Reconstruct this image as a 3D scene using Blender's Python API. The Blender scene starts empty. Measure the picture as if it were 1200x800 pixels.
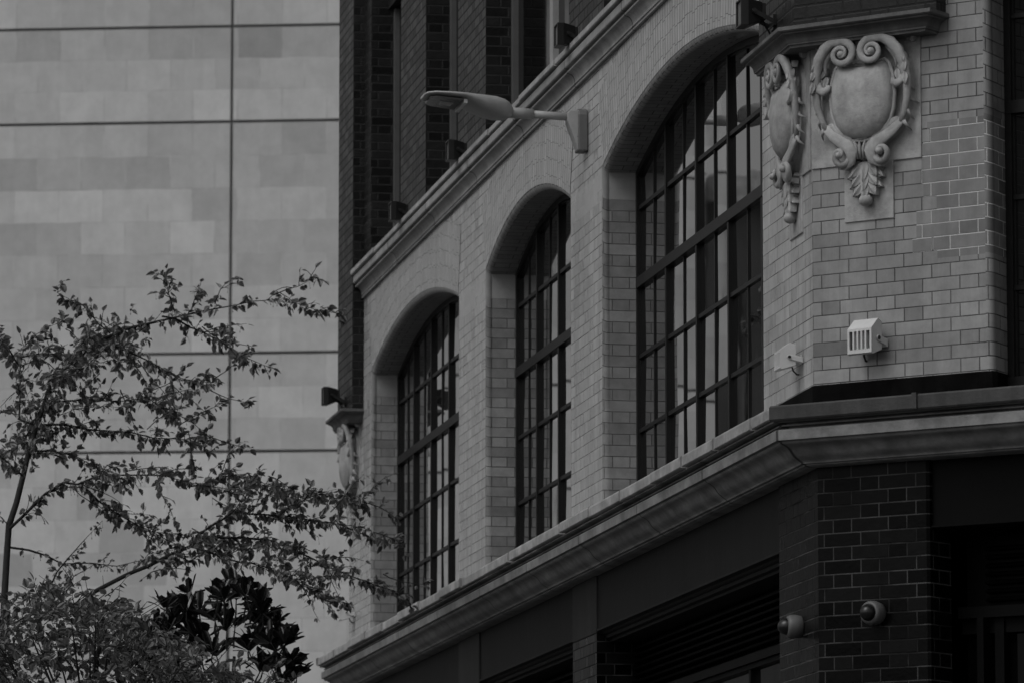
import bpy, bmesh, math, random
from mathutils import Vector, Matrix

random.seed(11)
scene = bpy.context.scene
COL = scene.collection

# ------------------------------------------------------------------ camera, sky, sun, exposure
EYE = Vector((0.0, 0.0, 1.65))
cam_data = bpy.data.cameras.new('camera')
cam = bpy.data.objects.new('camera', cam_data)
COL.objects.link(cam)
cam.location = EYE
cam.rotation_euler = (math.radians(90 + 7.7139), 0, 0)
cam_data.sensor_width = 36.0
cam_data.lens = 186.93
cam_data.clip_start = 0.1
cam_data.clip_end = 2000
cam_data.dof.use_dof = True
cam_data.dof.focus_distance = 31.0
cam_data.dof.aperture_fstop = 6.3
scene.camera = cam

SUN_ELEV, SUN_AZ = math.radians(52), math.radians(228)      # azimuth clockwise from +Y: behind the camera, to its left
world = bpy.data.worlds.new('World')
scene.world = world
world.use_nodes = True
wt = world.node_tree
wt.nodes.clear()
w_out = wt.nodes.new('ShaderNodeOutputWorld')
w_bg = wt.nodes.new('ShaderNodeBackground')
w_bg.inputs['Strength'].default_value = 0.12
w_sky = wt.nodes.new('ShaderNodeTexSky')
w_sky.sky_type = 'NISHITA'
w_sky.sun_disc = False
w_sky.sun_elevation = SUN_ELEV
w_sky.sun_rotation = SUN_AZ
w_sky.dust_density = 4.0
w_bw = wt.nodes.new('ShaderNodeRGBToBW')                    # monochrome photograph: grey overcast sky
wt.links.new(w_sky.outputs[0], w_bw.inputs[0])
wt.links.new(w_bw.outputs[0], w_bg.inputs['Color'])
wt.links.new(w_bg.outputs[0], w_out.inputs['Surface'])

sun_data = bpy.data.lights.new('sun', 'SUN')
sun_data.energy = 0.7
sun_data.angle = math.radians(35)
sun = bpy.data.objects.new('sun', sun_data)
COL.objects.link(sun)
sun_dir = Vector((math.sin(SUN_AZ) * math.cos(SUN_ELEV), math.cos(SUN_AZ) * math.cos(SUN_ELEV), math.sin(SUN_ELEV)))
sun.rotation_euler = sun_dir.to_track_quat('Z', 'Y').to_euler()

vs = scene.view_settings
vs.view_transform = 'Standard'
vs.look = 'None'
vs.gamma = 1
vs.use_curve_mapping = False
vs.exposure = -0.42

# ------------------------------------------------------------------ axes of the brick building (metres)
CORNER = Vector((1.604, 28.059, 0))
D_SIDE = Vector((-0.16958, 0.98552, 0))       # along the long side, away from the street corner
N_SIDE = Vector((-0.98552, -0.16958, 0))      # out of the long side
D_CUT = Vector((0.81678, -0.57695, 0))        # along the cut corner, to the right
N_CUT = Vector((-0.57695, -0.81678, 0))
UP = Vector((0, 0, 1))

def FL(s, n, z): return CORNER + D_SIDE * s + N_SIDE * n + UP * z
def FC(t, n, z): return CORNER + D_CUT * t + N_CUT * n + UP * z
N_END = (N_SIDE + D_SIDE).normalized()
D_END = (D_SIDE - N_SIDE).normalized()
SIDE_LEN = 17.7
FAR = CORNER + D_SIDE * SIDE_LEN
def FE(t, n, z): return FAR + D_END * t + N_END * n + UP * z

ORIGIN = {}
def empty(name, loc=(0, 0, 0), label=None, cat=None, group=None, rot=None):
    o = bpy.data.objects.new(name, None)
    COL.objects.link(o)
    o.location = loc
    if rot is not None:
        o.rotation_euler = rot
    o.empty_display_size = 0.2
    ORIGIN[o] = Vector(loc)
    tag(o, label, cat, group)
    return o

def tag(o, label=None, cat=None, group=None, kind=None):
    if label: o['label'] = label
    if cat: o['category'] = cat
    if group: o['group'] = group
    if kind: o['kind'] = kind
    return o

def copy_tree(o, parent=None):
    c = o.copy()
    COL.objects.link(c)
    if parent is not None:
        c.parent = parent
    for ch in list(o.children):
        copy_tree(ch, c)
    return c

class MB:
    """collects faces with a metre UV each, links them as one mesh object"""
    def __init__(self):
        self.v, self.f, self.uv, self.sm, self.mi = [], [], [], [], []
    def face(self, pts, uvs=None, smooth=False, mi=0):
        b = len(self.v)
        self.v.extend(Vector(p) for p in pts)
        self.f.append(tuple(range(b, b + len(pts))))
        self.uv.extend(uvs if uvs else [(0.013, 0.017)] * len(pts))
        self.sm.append(smooth); self.mi.append(mi)
    def grid(self, rows, uvr=None, smooth=True, mi=0, close=False):
        n = len(rows[0])
        b = len(self.v)
        for r in rows: self.v.extend(Vector(p) for p in r)
        for i in range(len(rows) - 1):
            for j in range(n if close else n - 1):
                j2 = (j + 1) % n
                self.f.append((b + i * n + j, b + i * n + j2, b + (i + 1) * n + j2, b + (i + 1) * n + j))
                if uvr:
                    self.uv.extend([uvr[i][j], uvr[i][j2], uvr[i + 1][j2], uvr[i + 1][j]])
                else:
                    self.uv.extend([(0.013, 0.017)] * 4)
                self.sm.append(smooth); self.mi.append(mi)
    def poly_cap(self, ring, mi=0, smooth=False):
        self.face(ring, None, smooth, mi)
    def box(self, F, a0, a1, b0, b1, c0, c1, mi=0, du=0.0):
        q = lambda a, b, c: F(a, b, c)
        self.face([q(a0, b1, c0), q(a1, b1, c0), q(a1, b1, c1), q(a0, b1, c1)], [(a0 + du, c0), (a1 + du, c0), (a1 + du, c1), (a0 + du, c1)], mi=mi)
        self.face([q(a0, b0, c0), q(a0, b0, c1), q(a1, b0, c1), q(a1, b0, c0)], [(a0 + du, c0), (a0 + du, c1), (a1 + du, c1), (a1 + du, c0)], mi=mi)
        self.face([q(a0, b0, c0), q(a0, b1, c0), q(a0, b1, c1), q(a0, b0, c1)], [(a0 + du + b1 - b0, c0), (a0 + du, c0), (a0 + du, c1), (a0 + du + b1 - b0, c1)], mi=mi)
        self.face([q(a1, b0, c0), q(a1, b0, c1), q(a1, b1, c1), q(a1, b1, c0)], [(a1 + du + b1 - b0, c0), (a1 + du + b1 - b0, c1), (a1 + du, c1), (a1 + du, c0)], mi=mi)
        self.face([q(a0, b0, c1), q(a0, b1, c1), q(a1, b1, c1), q(a1, b0, c1)], [(a0, b0), (a0, b1), (a1, b1), (a1, b0)], mi=mi)
        self.face([q(a0, b0, c0), q(a1, b0, c0), q(a1, b1, c0), q(a0, b1, c0)], [(a0, b0), (a1, b0), (a1, b1), (a0, b1)], mi=mi)
    def tube(self, path, radii, sides=8, mi=0, caps=True, squash=None):
        P = [Vector(p) for p in path]
        if not hasattr(radii, '__len__'): radii = [radii] * len(P)
        rows = []
        prev = None
        for i, p in enumerate(P):
            d = (P[min(i + 1, len(P) - 1)] - P[max(i - 1, 0)]).normalized()
            if prev is None:
                ref = UP if abs(d.z) < 0.9 else Vector((1, 0, 0))
                a = d.cross(ref).normalized()
            else:
                a = (prev - d * prev.dot(d)).normalized()
            prev = a
            b = d.cross(a)
            rows.append([p + (a * math.cos(2 * math.pi * k / sides) + b * math.sin(2 * math.pi * k / sides)) * radii[i] for k in range(sides)])
        self.grid(rows, None, True, mi, close=True)
        if caps:
            self.face(rows[0][::-1], mi=mi); self.face(rows[-1], mi=mi)
    def strap(self, path, radii, N, wide=1.8, thick=0.8, sides=10, mi=0):
        """ribbon moulding: flat oval section, N = out of the wall"""
        P = [Vector(p) for p in path]; N = N.normalized(); rows = []
        for i, p in enumerate(P):
            d = (P[min(i + 1, len(P) - 1)] - P[max(i - 1, 0)]); d -= N * d.dot(N); d.normalize()
            a = d.cross(N)
            ring = []
            for k in range(sides):
                t = 2 * math.pi * k / sides
                w = math.cos(t)
                ring.append(p + a * (w * radii[i] * wide) + N * (math.sin(t) * radii[i] * thick + 0.28 * radii[i] * abs(w) ** 2))
            rows.append(ring)
        self.grid(rows, None, True, mi, close=True)
        self.face(rows[0][::-1], mi=mi); self.face(rows[-1], mi=mi)
    def ball(self, c, ax, ay, az, nu=12, nv=8, mi=0, half=False):
        c, ax, ay, az = Vector(c), Vector(ax), Vector(ay), Vector(az)
        rows = []
        for i in range(nv + 1):
            th = (math.pi / 2 if half else math.pi) * i / nv
            rows.append([c + az * math.cos(th) + (ax * math.cos(2 * math.pi * k / nu) + ay * math.sin(2 * math.pi * k / nu)) * math.sin(th) for k in range(nu)])
        self.grid(rows, None, True, mi, close=True)
    def prism(self, ring0, ring1, mi=0, smooth=False):
        self.grid([ring0, ring1], None, smooth, mi, close=True)
        self.face(ring0[::-1], mi=mi); self.face(ring1, mi=mi)
    def build(self, name, mats, parent=None, local=False, bevel=0.0, recalc=True, kind=None):
        me = bpy.data.meshes.new(name)
        off = Vector((0, 0, 0))
        if parent is not None and not local: off = ORIGIN[parent]
        me.from_pydata([tuple(p - off) for p in self.v], [], self.f)
        uvl = me.uv_layers.new(name='metres')
        for i, u in enumerate(self.uv): uvl.data[i].uv = u
        me.polygons.foreach_set('use_smooth', self.sm)
        me.polygons.foreach_set('material_index', self.mi)
        for m in (mats if isinstance(mats, (list, tuple)) else [mats]): me.materials.append(m)
        bm = bmesh.new(); bm.from_mesh(me)
        bmesh.ops.remove_doubles(bm, verts=bm.verts, dist=0.0002)
        if recalc: bmesh.ops.recalc_face_normals(bm, faces=bm.faces)
        bm.to_mesh(me); bm.free()
        me.update()
        o = bpy.data.objects.new(name, me)
        COL.objects.link(o)
        if parent is not None: o.parent = parent
        ORIGIN[o] = off
        if bevel > 0:
            md = o.modifiers.new('bevel', 'BEVEL'); md.width = bevel; md.segments = 2; md.limit_method = 'ANGLE'; md.angle_limit = math.radians(40)
        if kind: o['kind'] = kind
        return o

def sweep(mb, plan, prof, mi=0, smooth_idx=(), u0=0.0, caps=False):
    """mitred moulding: plan = XY polyline (outside on its right), prof = [(projection, z)]"""
    P = [Vector((p[0], p[1], 0)) for p in plan]
    nrm = []
    for i in range(len(P) - 1):
        d = (P[i + 1] - P[i]).normalized(); nrm.append(Vector((d.y, -d.x, 0)))
    mit = []
    for i in range(len(P)):
        if i == 0: mit.append(nrm[0])
        elif i == len(P) - 1: mit.append(nrm[-1])
        else: mit.append((nrm[i - 1] + nrm[i]) / (1 + nrm[i - 1].dot(nrm[i])))
    vlen = [0]
    for k in range(1, len(prof)): vlen.append(vlen[-1] + math.hypot(prof[k][0] - prof[k - 1][0], prof[k][1] - prof[k - 1][1]))
    u = u0
    for i in range(len(P) - 1):
        L = (P[i + 1] - P[i]).length
        for k in range(len(prof) - 1):
            pts = [P[i] + mit[i] * prof[k][0] + UP * prof[k][1], P[i + 1] + mit[i + 1] * prof[k][0] + UP * prof[k][1],
                   P[i + 1] + mit[i + 1] * prof[k + 1][0] + UP * prof[k + 1][1], P[i] + mit[i] * prof[k + 1][0] + UP * prof[k + 1][1]]
            mb.face(pts, [(u, vlen[k]), (u + L, vlen[k]), (u + L, vlen[k + 1]), (u, vlen[k + 1])], k in smooth_idx, mi)
        u += L
    if caps:
        for i in (0, len(P) - 1):
            mb.face([P[i] + mit[i] * a + UP * z for a, z in prof], mi=mi)

# ------------------------------------------------------------------ materials (all grey: the photograph is black and white)
def new_mat(name):
    m = bpy.data.materials.new(name)
    m.use_nodes = True
    nt = m.node_tree
    for n in list(nt.nodes): nt.nodes.remove(n)
    out = nt.nodes.new('ShaderNodeOutputMaterial')
    b = nt.nodes.new('ShaderNodeBsdfPrincipled')
    nt.links.new(b.outputs[0], out.inputs['Surface'])
    return m, nt, b, out

class NT:
    def __init__(self, nt): self.nt = nt
    def m(self, op, a, b=None, c=None, clamp=False):
        n = self.nt.nodes.new('ShaderNodeMath'); n.operation = op; n.use_clamp = clamp
        for i, x in enumerate((a, b, c)):
            if x is None: continue
            if isinstance(x, (int, float)): n.inputs[i].default_value = x
            else: self.nt.links.new(x, n.inputs[i])
        return n.outputs[0]
    def ramp(self, x, f0, f1, t0, t1):
        n = self.nt.nodes.new('ShaderNodeMapRange'); n.clamp = True
        n.interpolation_type = 'SMOOTHSTEP'
        for k, val in (('From Min', f0), ('From Max', f1), ('To Min', t0), ('To Max', t1)):
            n.inputs[k].default_value = val
        self.nt.links.new(x, n.inputs['Value']); return n.outputs[0]
    def noise(self, scale, detail=4, rough=0.6, vec=None, stretch=None):
        n = self.nt.nodes.new('ShaderNodeTexNoise'); n.inputs['Scale'].default_value = scale
        n.inputs['Detail'].default_value = detail; n.inputs['Roughness'].default_value = rough
        if vec is None:
            g = self.nt.nodes.new('ShaderNodeNewGeometry'); vec = g.outputs['Position']
        if stretch:
            mp = self.nt.nodes.new('ShaderNodeMapping'); mp.inputs['Scale'].default_value = stretch
            self.nt.links.new(vec, mp.inputs['Vector']); vec = mp.outputs[0]
        self.nt.links.new(vec, n.inputs['Vector']); return n.outputs[0]
    def bump(self, h, dist, strength=1.0, normal=None):
        n = self.nt.nodes.new('ShaderNodeBump'); n.inputs['Distance'].default_value = dist; n.inputs['Strength'].default_value = strength
        self.nt.links.new(h, n.inputs['Height'])
        if normal is not None: self.nt.links.new(normal, n.inputs['Normal'])
        return n.outputs[0]
    def grey(self, x):
        n = self.nt.nodes.new('ShaderNodeCombineColor')
        for i in range(3): self.nt.links.new(x, n.inputs[i])
        return n.outputs[0]
    def uv(self):
        n = self.nt.nodes.new('ShaderNodeUVMap'); n.uv_map = 'metres'
        s = self.nt.nodes.new('ShaderNodeSeparateXYZ'); self.nt.links.new(n.outputs[0], s.inputs[0])
        return s.outputs[0], s.outputs[1]

def plain(name, val, rough=0.7, var=0.15, scale=6.0, bump=0.0, streak=0.0, metal=0.0, spec=0.5, bscale=None):
    m, nt, b, out = new_mat(name)
    k = NT(nt)
    n = k.noise(scale, 6, 0.65)
    v = k.ramp(n, 0.25, 0.75, val * (1 - var), val * (1 + var))
    if streak > 0:
        s = k.noise(1.0, 5, 0.7, stretch=(9, 9, 0.7))
        v = k.m('MULTIPLY', v, k.ramp(s, 0.35, 0.7, 1 - streak, 1 + streak * 0.4))
    nt.links.new(k.grey(v), b.inputs['Base Color'])
    b.inputs['Roughness'].default_value = rough
    b.inputs['Metallic'].default_value = metal
    b.inputs['Specular IOR Level'].default_value = spec
    if bump > 0:
        nt.links.new(k.bump(k.noise(bscale or scale * 8, 5, 0.7), bump), b.inputs['Normal'])
    return m

def brick(name, lo, hi, mortar, joint=0.006, course=0.0725, period=0.34, split=2 / 3, flemish=True, rough=0.35, shift=0.5,
          depth=0.003, stain=0.12, plain_band=None, patch=None, dark_odds=0.0, dark_to=0.6, spec=0.5, wav=0.0006, mrough=0.9, streak=0.0, mottle=9.0, thin_u=1.0, jitter=0.0, jvar=0.25):
    m, nt, b, out = new_mat(name)
    k = NT(nt)
    u, v = k.uv()
    vr = k.m('DIVIDE', v, course)
    row = k.m('FLOOR', vr)
    fv = k.m('FRACT', vr)
    off = k.m('MULTIPLY', k.m('FLOORED_MODULO', row, 2.0), shift)
    U = k.m('ADD', k.m('DIVIDE', u, period), off)
    if jitter > 0:
        wj = nt.nodes.new('ShaderNodeTexWhiteNoise'); wj.noise_dimensions = '1D'; nt.links.new(row, wj.inputs['W'])
        U = k.m('ADD', U, k.m('MULTIPLY', wj.outputs['Value'], jitter))
    col = k.m('FLOOR', U); fu = k.m('FRACT', U)
    if flemish:
        kk = k.m('GREATER_THAN', fu, split)
        lo_e = k.m('MULTIPLY', kk, split)
        hi_e = k.m('ADD', k.m('MULTIPLY', kk, 1 - split), split)
        du = k.m('MULTIPLY', k.m('MINIMUM', k.m('SUBTRACT', fu, lo_e), k.m('SUBTRACT', hi_e, fu)), period)
        ident = k.m('ADD', col, k.m('MULTIPLY', kk, 0.37))
    else:
        du = k.m('MULTIPLY', k.m('MINIMUM', fu, k.m('SUBTRACT', 1.0, fu)), period)
        ident = col
    dv = k.m('MULTIPLY', k.m('MINIMUM', fv, k.m('SUBTRACT', 1.0, fv)), course)
    d = k.m('MINIMUM', k.m('MULTIPLY', du, thin_u), dv)
    body = k.ramp(d, joint * 0.28, joint * 0.75, 0.0, 1.0)          # 0 in the joint, 1 on the brick
    cv = nt.nodes.new('ShaderNodeCombineXYZ'); nt.links.new(ident, cv.inputs[0]); nt.links.new(row, cv.inputs[1])
    wn = nt.nodes.new('ShaderNodeTexWhiteNoise'); wn.noise_dimensions = '3D'; nt.links.new(cv.outputs[0], wn.inputs['Vector'])
    rnd = wn.outputs['Value']
    val = k.ramp(rnd, 0.0, 1.0, lo, hi)
    if dark_odds > 0:
        sc = nt.nodes.new('ShaderNodeSeparateColor'); nt.links.new(wn.outputs['Color'], sc.inputs[0])
        big = k.noise(0.16, 2, 0.5, vec=cv.outputs[0])
        pick = k.m('LESS_THAN', k.m('SUBTRACT', sc.outputs[1], k.m('MULTIPLY', k.m('SUBTRACT', big, 0.5), 0.6)), dark_odds)
        val = k.m('MULTIPLY', val, k.m('SUBTRACT', 1.0, k.m('MULTIPLY', pick, k.m('MULTIPLY', k.m('ADD', sc.outputs[2], 0.35), 1 - dark_to))))
    if dark_odds > 0: val = k.m('MULTIPLY', val, k.ramp(k.noise(1.0, 3, 0.6, vec=cv.outputs[0], stretch=(0.09, 0.32, 1.0)), 0.32, 0.62, 0.80, 1.05))
    mo = k.noise(mottle, 6, 0.7)
    val = k.m('MULTIPLY', val, k.ramp(mo, 0.25, 0.75, 1 - stain, 1 + stain))
    if streak > 0:
        s = k.noise(1.0, 5, 0.7, stretch=(7, 7, 0.5))
        val = k.m('MULTIPLY', val, k.ramp(s, 0.35, 0.7, 1 - streak, 1 + streak * 0.3))
    mcol = k.ramp(k.noise(3.0, 3, 0.6), 0.3, 0.7, mortar * (1 - jvar), mortar * (1 + jvar))
    if patch:                                                      # repaired bricks: darker glaze, fresh pale pointing
        (u0, u1, v0, v1, tint, pm) = patch
        wob = k.m('MULTIPLY', k.m('SUBTRACT', rnd, 0.5), 0.16)
        inside = k.m('MULTIPLY', k.m('MULTIPLY', k.m('GREATER_THAN', k.m('ADD', u, wob), u0), k.m('LESS_THAN', u, u1)),
                     k.m('MULTIPLY', k.m('GREATER_THAN', v, v0), k.m('LESS_THAN', v, v1)))
        val = k.m('MULTIPLY', val, k.m('SUBTRACT', 1.0, k.m('MULTIPLY', inside, 1 - tint)))
        mcol = k.m('ADD', k.m('MULTIPLY', mcol, k.m('SUBTRACT', 1.0, inside)), k.m('MULTIPLY', inside, pm))
    if plain_band:
        p0, p1, pv = plain_band
        ins = k.m('MULTIPLY', k.m('GREATER_THAN', v, p0), k.m('LESS_THAN', v, p1))
        body = k.m('MAXIMUM', body, ins)
        val = k.m('ADD', k.m('MULTIPLY', val, k.m('SUBTRACT', 1.0, ins)), k.m('MULTIPLY', ins, k.m('MULTIPLY', pv, k.ramp(mo, 0.25, 0.75, 0.9, 1.1))))
    fin = k.m('ADD', k.m('MULTIPLY', val, body), k.m('MULTIPLY', mcol, k.m('SUBTRACT', 1.0, body)))
    nt.links.new(k.grey(fin), b.inputs['Base Color'])
    rr = k.m('ADD', k.m('MULTIPLY', body, k.ramp(rnd, 0, 1, rough * 0.85 - mrough, rough * 1.15 - mrough)), mrough)
    nt.links.new(rr, b.inputs['Roughness'])
    b.inputs['Specular IOR Level'].default_value = spec
    n1 = k.bump(body, depth)
    n2 = k.bump(k.noise(28.0, 3, 0.6), wav, 1.0, n1)
    s3 = nt.nodes.new('ShaderNodeSeparateColor'); nt.links.new(wn.outputs['Color'], s3.inputs[0])     # every brick lies a little out of true
    tilt = k.m('ADD', k.m('MULTIPLY', fu, k.m('SUBTRACT', s3.outputs[0], 0.5)), k.m('MULTIPLY', fv, k.m('SUBTRACT', s3.outputs[2], 0.5)))
    n2 = k.bump(tilt, 0.004, 1.0, n2)
    nt.links.new(n2, b.inputs['Normal'])
    return m

def moulded(name, val, rough=0.6, joint_every=0.95, joint=0.008, stain=0.25, phase=0.0, streak=0.2):
    """stone moulding laid in lengths: fine butt joints across it"""
    m, nt, b, out = new_mat(name)
    k = NT(nt)
    u, v = k.uv()
    U = k.m('DIVIDE', k.m('ADD', u, phase), joint_every)
    fu = k.m('FRACT', U)
    d = k.m('MULTIPLY', k.m('MINIMUM', fu, k.m('SUBTRACT', 1.0, fu)), joint_every)
    body = k.ramp(d, joint * 0.3, joint * 0.8, 0.0, 1.0)
    wn = nt.nodes.new('ShaderNodeTexWhiteNoise'); wn.noise_dimensions = '1D'; nt.links.new(k.m('FLOOR', U), wn.inputs['W'])
    base = k.ramp(wn.outputs['Value'], 0, 1, val * 0.9, val * 1.1)
    base = k.m('MULTIPLY', base, k.ramp(k.noise(5.0, 7, 0.7), 0.28, 0.72, 1 - stain, 1 + stain * 0.6))
    base = k.m('MULTIPLY', base, k.ramp(k.noise(1.0, 6, 0.7, stretch=(2.6, 2.6, 5.0)), 0.35, 0.7, 1 - streak, 1 + streak * 0.3))
    fin = k.m('MULTIPLY', base, k.m('ADD', k.m('MULTIPLY', body, 0.85), 0.15))
    nt.links.new(k.grey(fin), b.inputs['Base Color'])
    b.inputs['Roughness'].default_value = rough
    n1 = k.bump(body, 0.004)
    nt.links.new(k.bump(k.noise(45.0, 5, 0.7), 0.0012, 1.0, n1), b.inputs['Normal'])
    return m

def glass(name, base=0.006, ior=1.5, rough=0.015, coat=1.0):
    m, nt, b, out = new_mat(name)
    k = NT(nt)
    b.inputs['Base Color'].default_value = (base, base, base, 1)
    b.inputs['Roughness'].default_value = rough
    b.inputs['IOR'].default_value = ior
    b.inputs['Coat Weight'].default_value = coat
    b.inputs['Coat Roughness'].default_value = rough
    nt.links.new(k.bump(k.noise(1.6, 2, 0.5), 0.002, 0.5), b.inputs['Normal'])
    return m

def leafmat(name, val, trans=0.35, rough=0.45, var=0.45, spec=0.4):
    m, nt, b, out = new_mat(name)
    k = NT(nt)
    oi = nt.nodes.new('ShaderNodeNewGeometry')
    r = oi.outputs['Random Per Island']
    v = k.ramp(r, 0, 1, val * (1 - var), val * (1 + var))
    c = k.grey(v)
    nt.links.new(c, b.inputs['Base Color'])
    b.inputs['Roughness'].default_value = rough
    b.inputs['Specular IOR Level'].default_value = spec
    if trans > 0:
        t = nt.nodes.new('ShaderNodeBsdfTranslucent'); nt.links.new(c, t.inputs['Color'])
        mx = nt.nodes.new('ShaderNodeMixShader'); mx.inputs[0].default_value = trans
        nt.links.new(b.outputs[0], mx.inputs[1]); nt.links.new(t.outputs[0], mx.inputs[2])
        nt.links.new(mx.outputs[0], out.inputs['Surface'])
    return m

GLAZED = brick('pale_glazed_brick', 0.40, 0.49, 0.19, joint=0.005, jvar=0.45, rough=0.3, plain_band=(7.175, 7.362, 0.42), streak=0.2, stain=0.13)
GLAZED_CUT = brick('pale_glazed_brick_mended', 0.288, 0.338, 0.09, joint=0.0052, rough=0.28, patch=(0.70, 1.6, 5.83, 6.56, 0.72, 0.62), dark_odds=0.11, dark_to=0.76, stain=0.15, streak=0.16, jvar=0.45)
ARCH_RING = brick('pale_arch_brick', 0.38, 0.46, 0.24, joint=0.010, course=0.0725, period=0.115, flemish=False, shift=0.0, rough=0.4, stain=0.14, streak=0.12, thin_u=2.3, jitter=0.3)
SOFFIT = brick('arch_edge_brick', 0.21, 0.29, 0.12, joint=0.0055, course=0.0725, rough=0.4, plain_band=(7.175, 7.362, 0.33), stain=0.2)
DARK_BRICK = brick('black_brick', 0.006, 0.015, 0.022, joint=0.011, rough=0.42, spec=0.3, stain=0.25, wav=0.003, streak=0.15, depth=0.002)
BLACK_BRICK = brick('black_glazed_brick', 0.001, 0.006, 0.05, joint=0.007, rough=0.32, spec=0.09, jvar=0.75, stain=0.3, wav=0.0015)
LEDGE_STONE = moulded('ledge_stone', 0.25, joint_every=1.9, joint=0.02, stain=0.42, streak=0.32)
CAP_STONE = moulded('cap_stone', 0.42, joint_every=50.0, stain=0.38, streak=0.3)
STRING_STONE = moulded('string_stone', 0.33, joint_every=2.0, joint=0.02, stain=0.3, streak=0.12)
STRING_CAP = moulded('string_cap', 0.40, joint_every=50.0, stain=0.3)
CARVED = plain('carved_terracotta', 0.36, 0.62, 0.3, 9.0, bump=0.004, streak=0.08, bscale=45)
HOOD_STONE = plain('weathered_hood_stone', 0.12, 0.6, 0.3, 6.0, bump=0.002, streak=0.3)
LEAD_BLACK = plain('lead_upstand', 0.004, 0.7, 0.5, 9.0, bump=0.002, streak=0.3, spec=0.05)
LEAD = plain('lead_flashing', 0.04, 0.55, 0.35, 9.0, bump=0.002, streak=0.3)
FRAME = plain('dark_steel_paint', 0.009, 0.45, 0.2, 10.0, spec=0.3)
FRAME_LIGHT = plain('pale_painted_timber', 0.32, 0.45, 0.12, 10.0)
FRAME_MID = plain('grey_painted_timber', 0.10, 0.45, 0.12, 10.0)
PIER_HEAD = plain('painted_pier_head', 0.018, 0.6, 0.25, 4.0, bump=0.0015, streak=0.3, bscale=30, spec=0.25)
SHOP_PAINT = plain('shopfront_paint', 0.008, 0.65, 0.3, 2.5, bump=0.0015, streak=0.35, bscale=30, spec=0.22)
SHOP_BLACK = plain('shopfront_black', 0.002, 0.55, 0.3, 4.0, spec=0.1)
GLASS = glass('window_glass', ior=1.65)
DARK_GLASS = glass('upper_window_glass', 0.003, 1.2, 0.05, 0.0)
WHITE_METAL = plain('white_metal', 0.62, 0.4, 0.08, 12.0)
BRACKET_GREY = plain('bracket_grey_metal', 0.13, 0.5, 0.1, 12.0)
LAMP_GREY = plain('lamp_grey_metal', 0.38, 0.4, 0.08, 12.0)
LAMP_DARK = plain('lamp_lens', 0.04, 0.15, 0.1, 12.0)
BLACK_METAL = plain('black_metal', 0.012, 0.4, 0.2, 12.0)
DOME_MAT = plain('camera_dome', 0.010, 0.3, 0.1, 12.0)
CAM_MAT = plain('camera_housing', 0.11, 0.5, 0.12, 12.0)
BARK = plain('tree_bark', 0.022, 0.85, 0.35, 30.0, bump=0.004)
LEAF = leafmat('small_leaf', 0.21, 0.35, 0.5)
LEAF_PALE = leafmat('fine_leaf', 0.20, 0.35, 0.5)
LEAF_DARK = leafmat('broad_leaf', 0.020, 0.06, 0.24, 0.75, spec=0.9)
ROOFING = plain('roofing', 0.08, 0.9, 0.2, 3.0)
ASPHALT = plain('asphalt', 0.035, 0.9, 0.25, 8.0, bump=0.003, bscale=200)
PAVING = brick('paving_slabs', 0.06, 0.085, 0.03, joint=0.012, course=0.6, period=0.9, flemish=False, rough=0.85, mottle=4.0)
KERB = plain('kerb_stone', 0.25, 0.8, 0.15, 5.0)
EARTH = plain('ground', 0.05, 0.95, 0.2, 0.5)
PANEL_STONE = brick('limestone_cladding', 0.59, 0.685, 0.52, joint=0.016, course=1.0, period=1.0, flemish=False, rough=0.75, stain=0.09, dark_odds=0.10, dark_to=0.80, wav=0.001, streak=0.035, depth=0.0, mottle=3.2, spec=0.25)
JOINT_DARK = plain('open_joint', 0.2, 0.95, 0.1, 2.0)
NEIGHBOUR = plain('neighbour_render', 0.05, 0.8, 0.3, 0.6, streak=0.3)

# ------------------------------------------------------------------ setting: ground, road, pavement
def WXY(x, y, z): return Vector((x, y, z))
def sheet(name, pts, z, m, kind='structure'):
    mb = MB(); mb.face([(p[0], p[1], z) for p in pts], [(p[0], p[1]) for p in pts])
    o = mb.build(name, m); tag(o, kind=kind); return o
sheet('ground', [(-900, -900), (900, -900), (900, 900), (-900, 900)], -0.12, EARTH)
sheet('road', [(-40, -60), (40, -60), (40, 74), (-40, 74)], -0.05, ASPHALT)
mb = MB()
ring = [FE(12, 3.0, 0), FAR + (N_SIDE + N_END) * (3.9 / (1 + N_SIDE.dot(N_END))), CORNER + (N_SIDE + N_CUT) * (3.9 / (1 + N_SIDE.dot(N_CUT))), FC(6.0, 3.9, 0), FC(26, 3.9, 0), FC(26, -30, 0)]
ring = [Vector((p.x, p.y, 0)) for p in ring]
mb.face([p + UP * 0.08 for p in ring], [(p.x, p.y) for p in ring])
for i in range(len(ring)):
    a, b = ring[i], ring[(i + 1) % len(ring)]
    mb.face([a - UP * 0.11, b - UP * 0.11, b + UP * 0.08, a + UP * 0.08])
tag(mb.build('pavement', PAVING), kind='structure')
mb = MB()
sweep(mb, ring[:5], [(-0.14, 0.084), (0.0, 0.084), (0.012, 0.075), (0.014, -0.06)])
tag(mb.build('kerb', KERB), kind='structure')

# ------------------------------------------------------------------ the brick building
BLD = empty('brick_building', (CORNER.x, CORNER.y, 0), 'corner building of pale glazed brick with arched windows, black shopfront and black upper storey', 'building')

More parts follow.
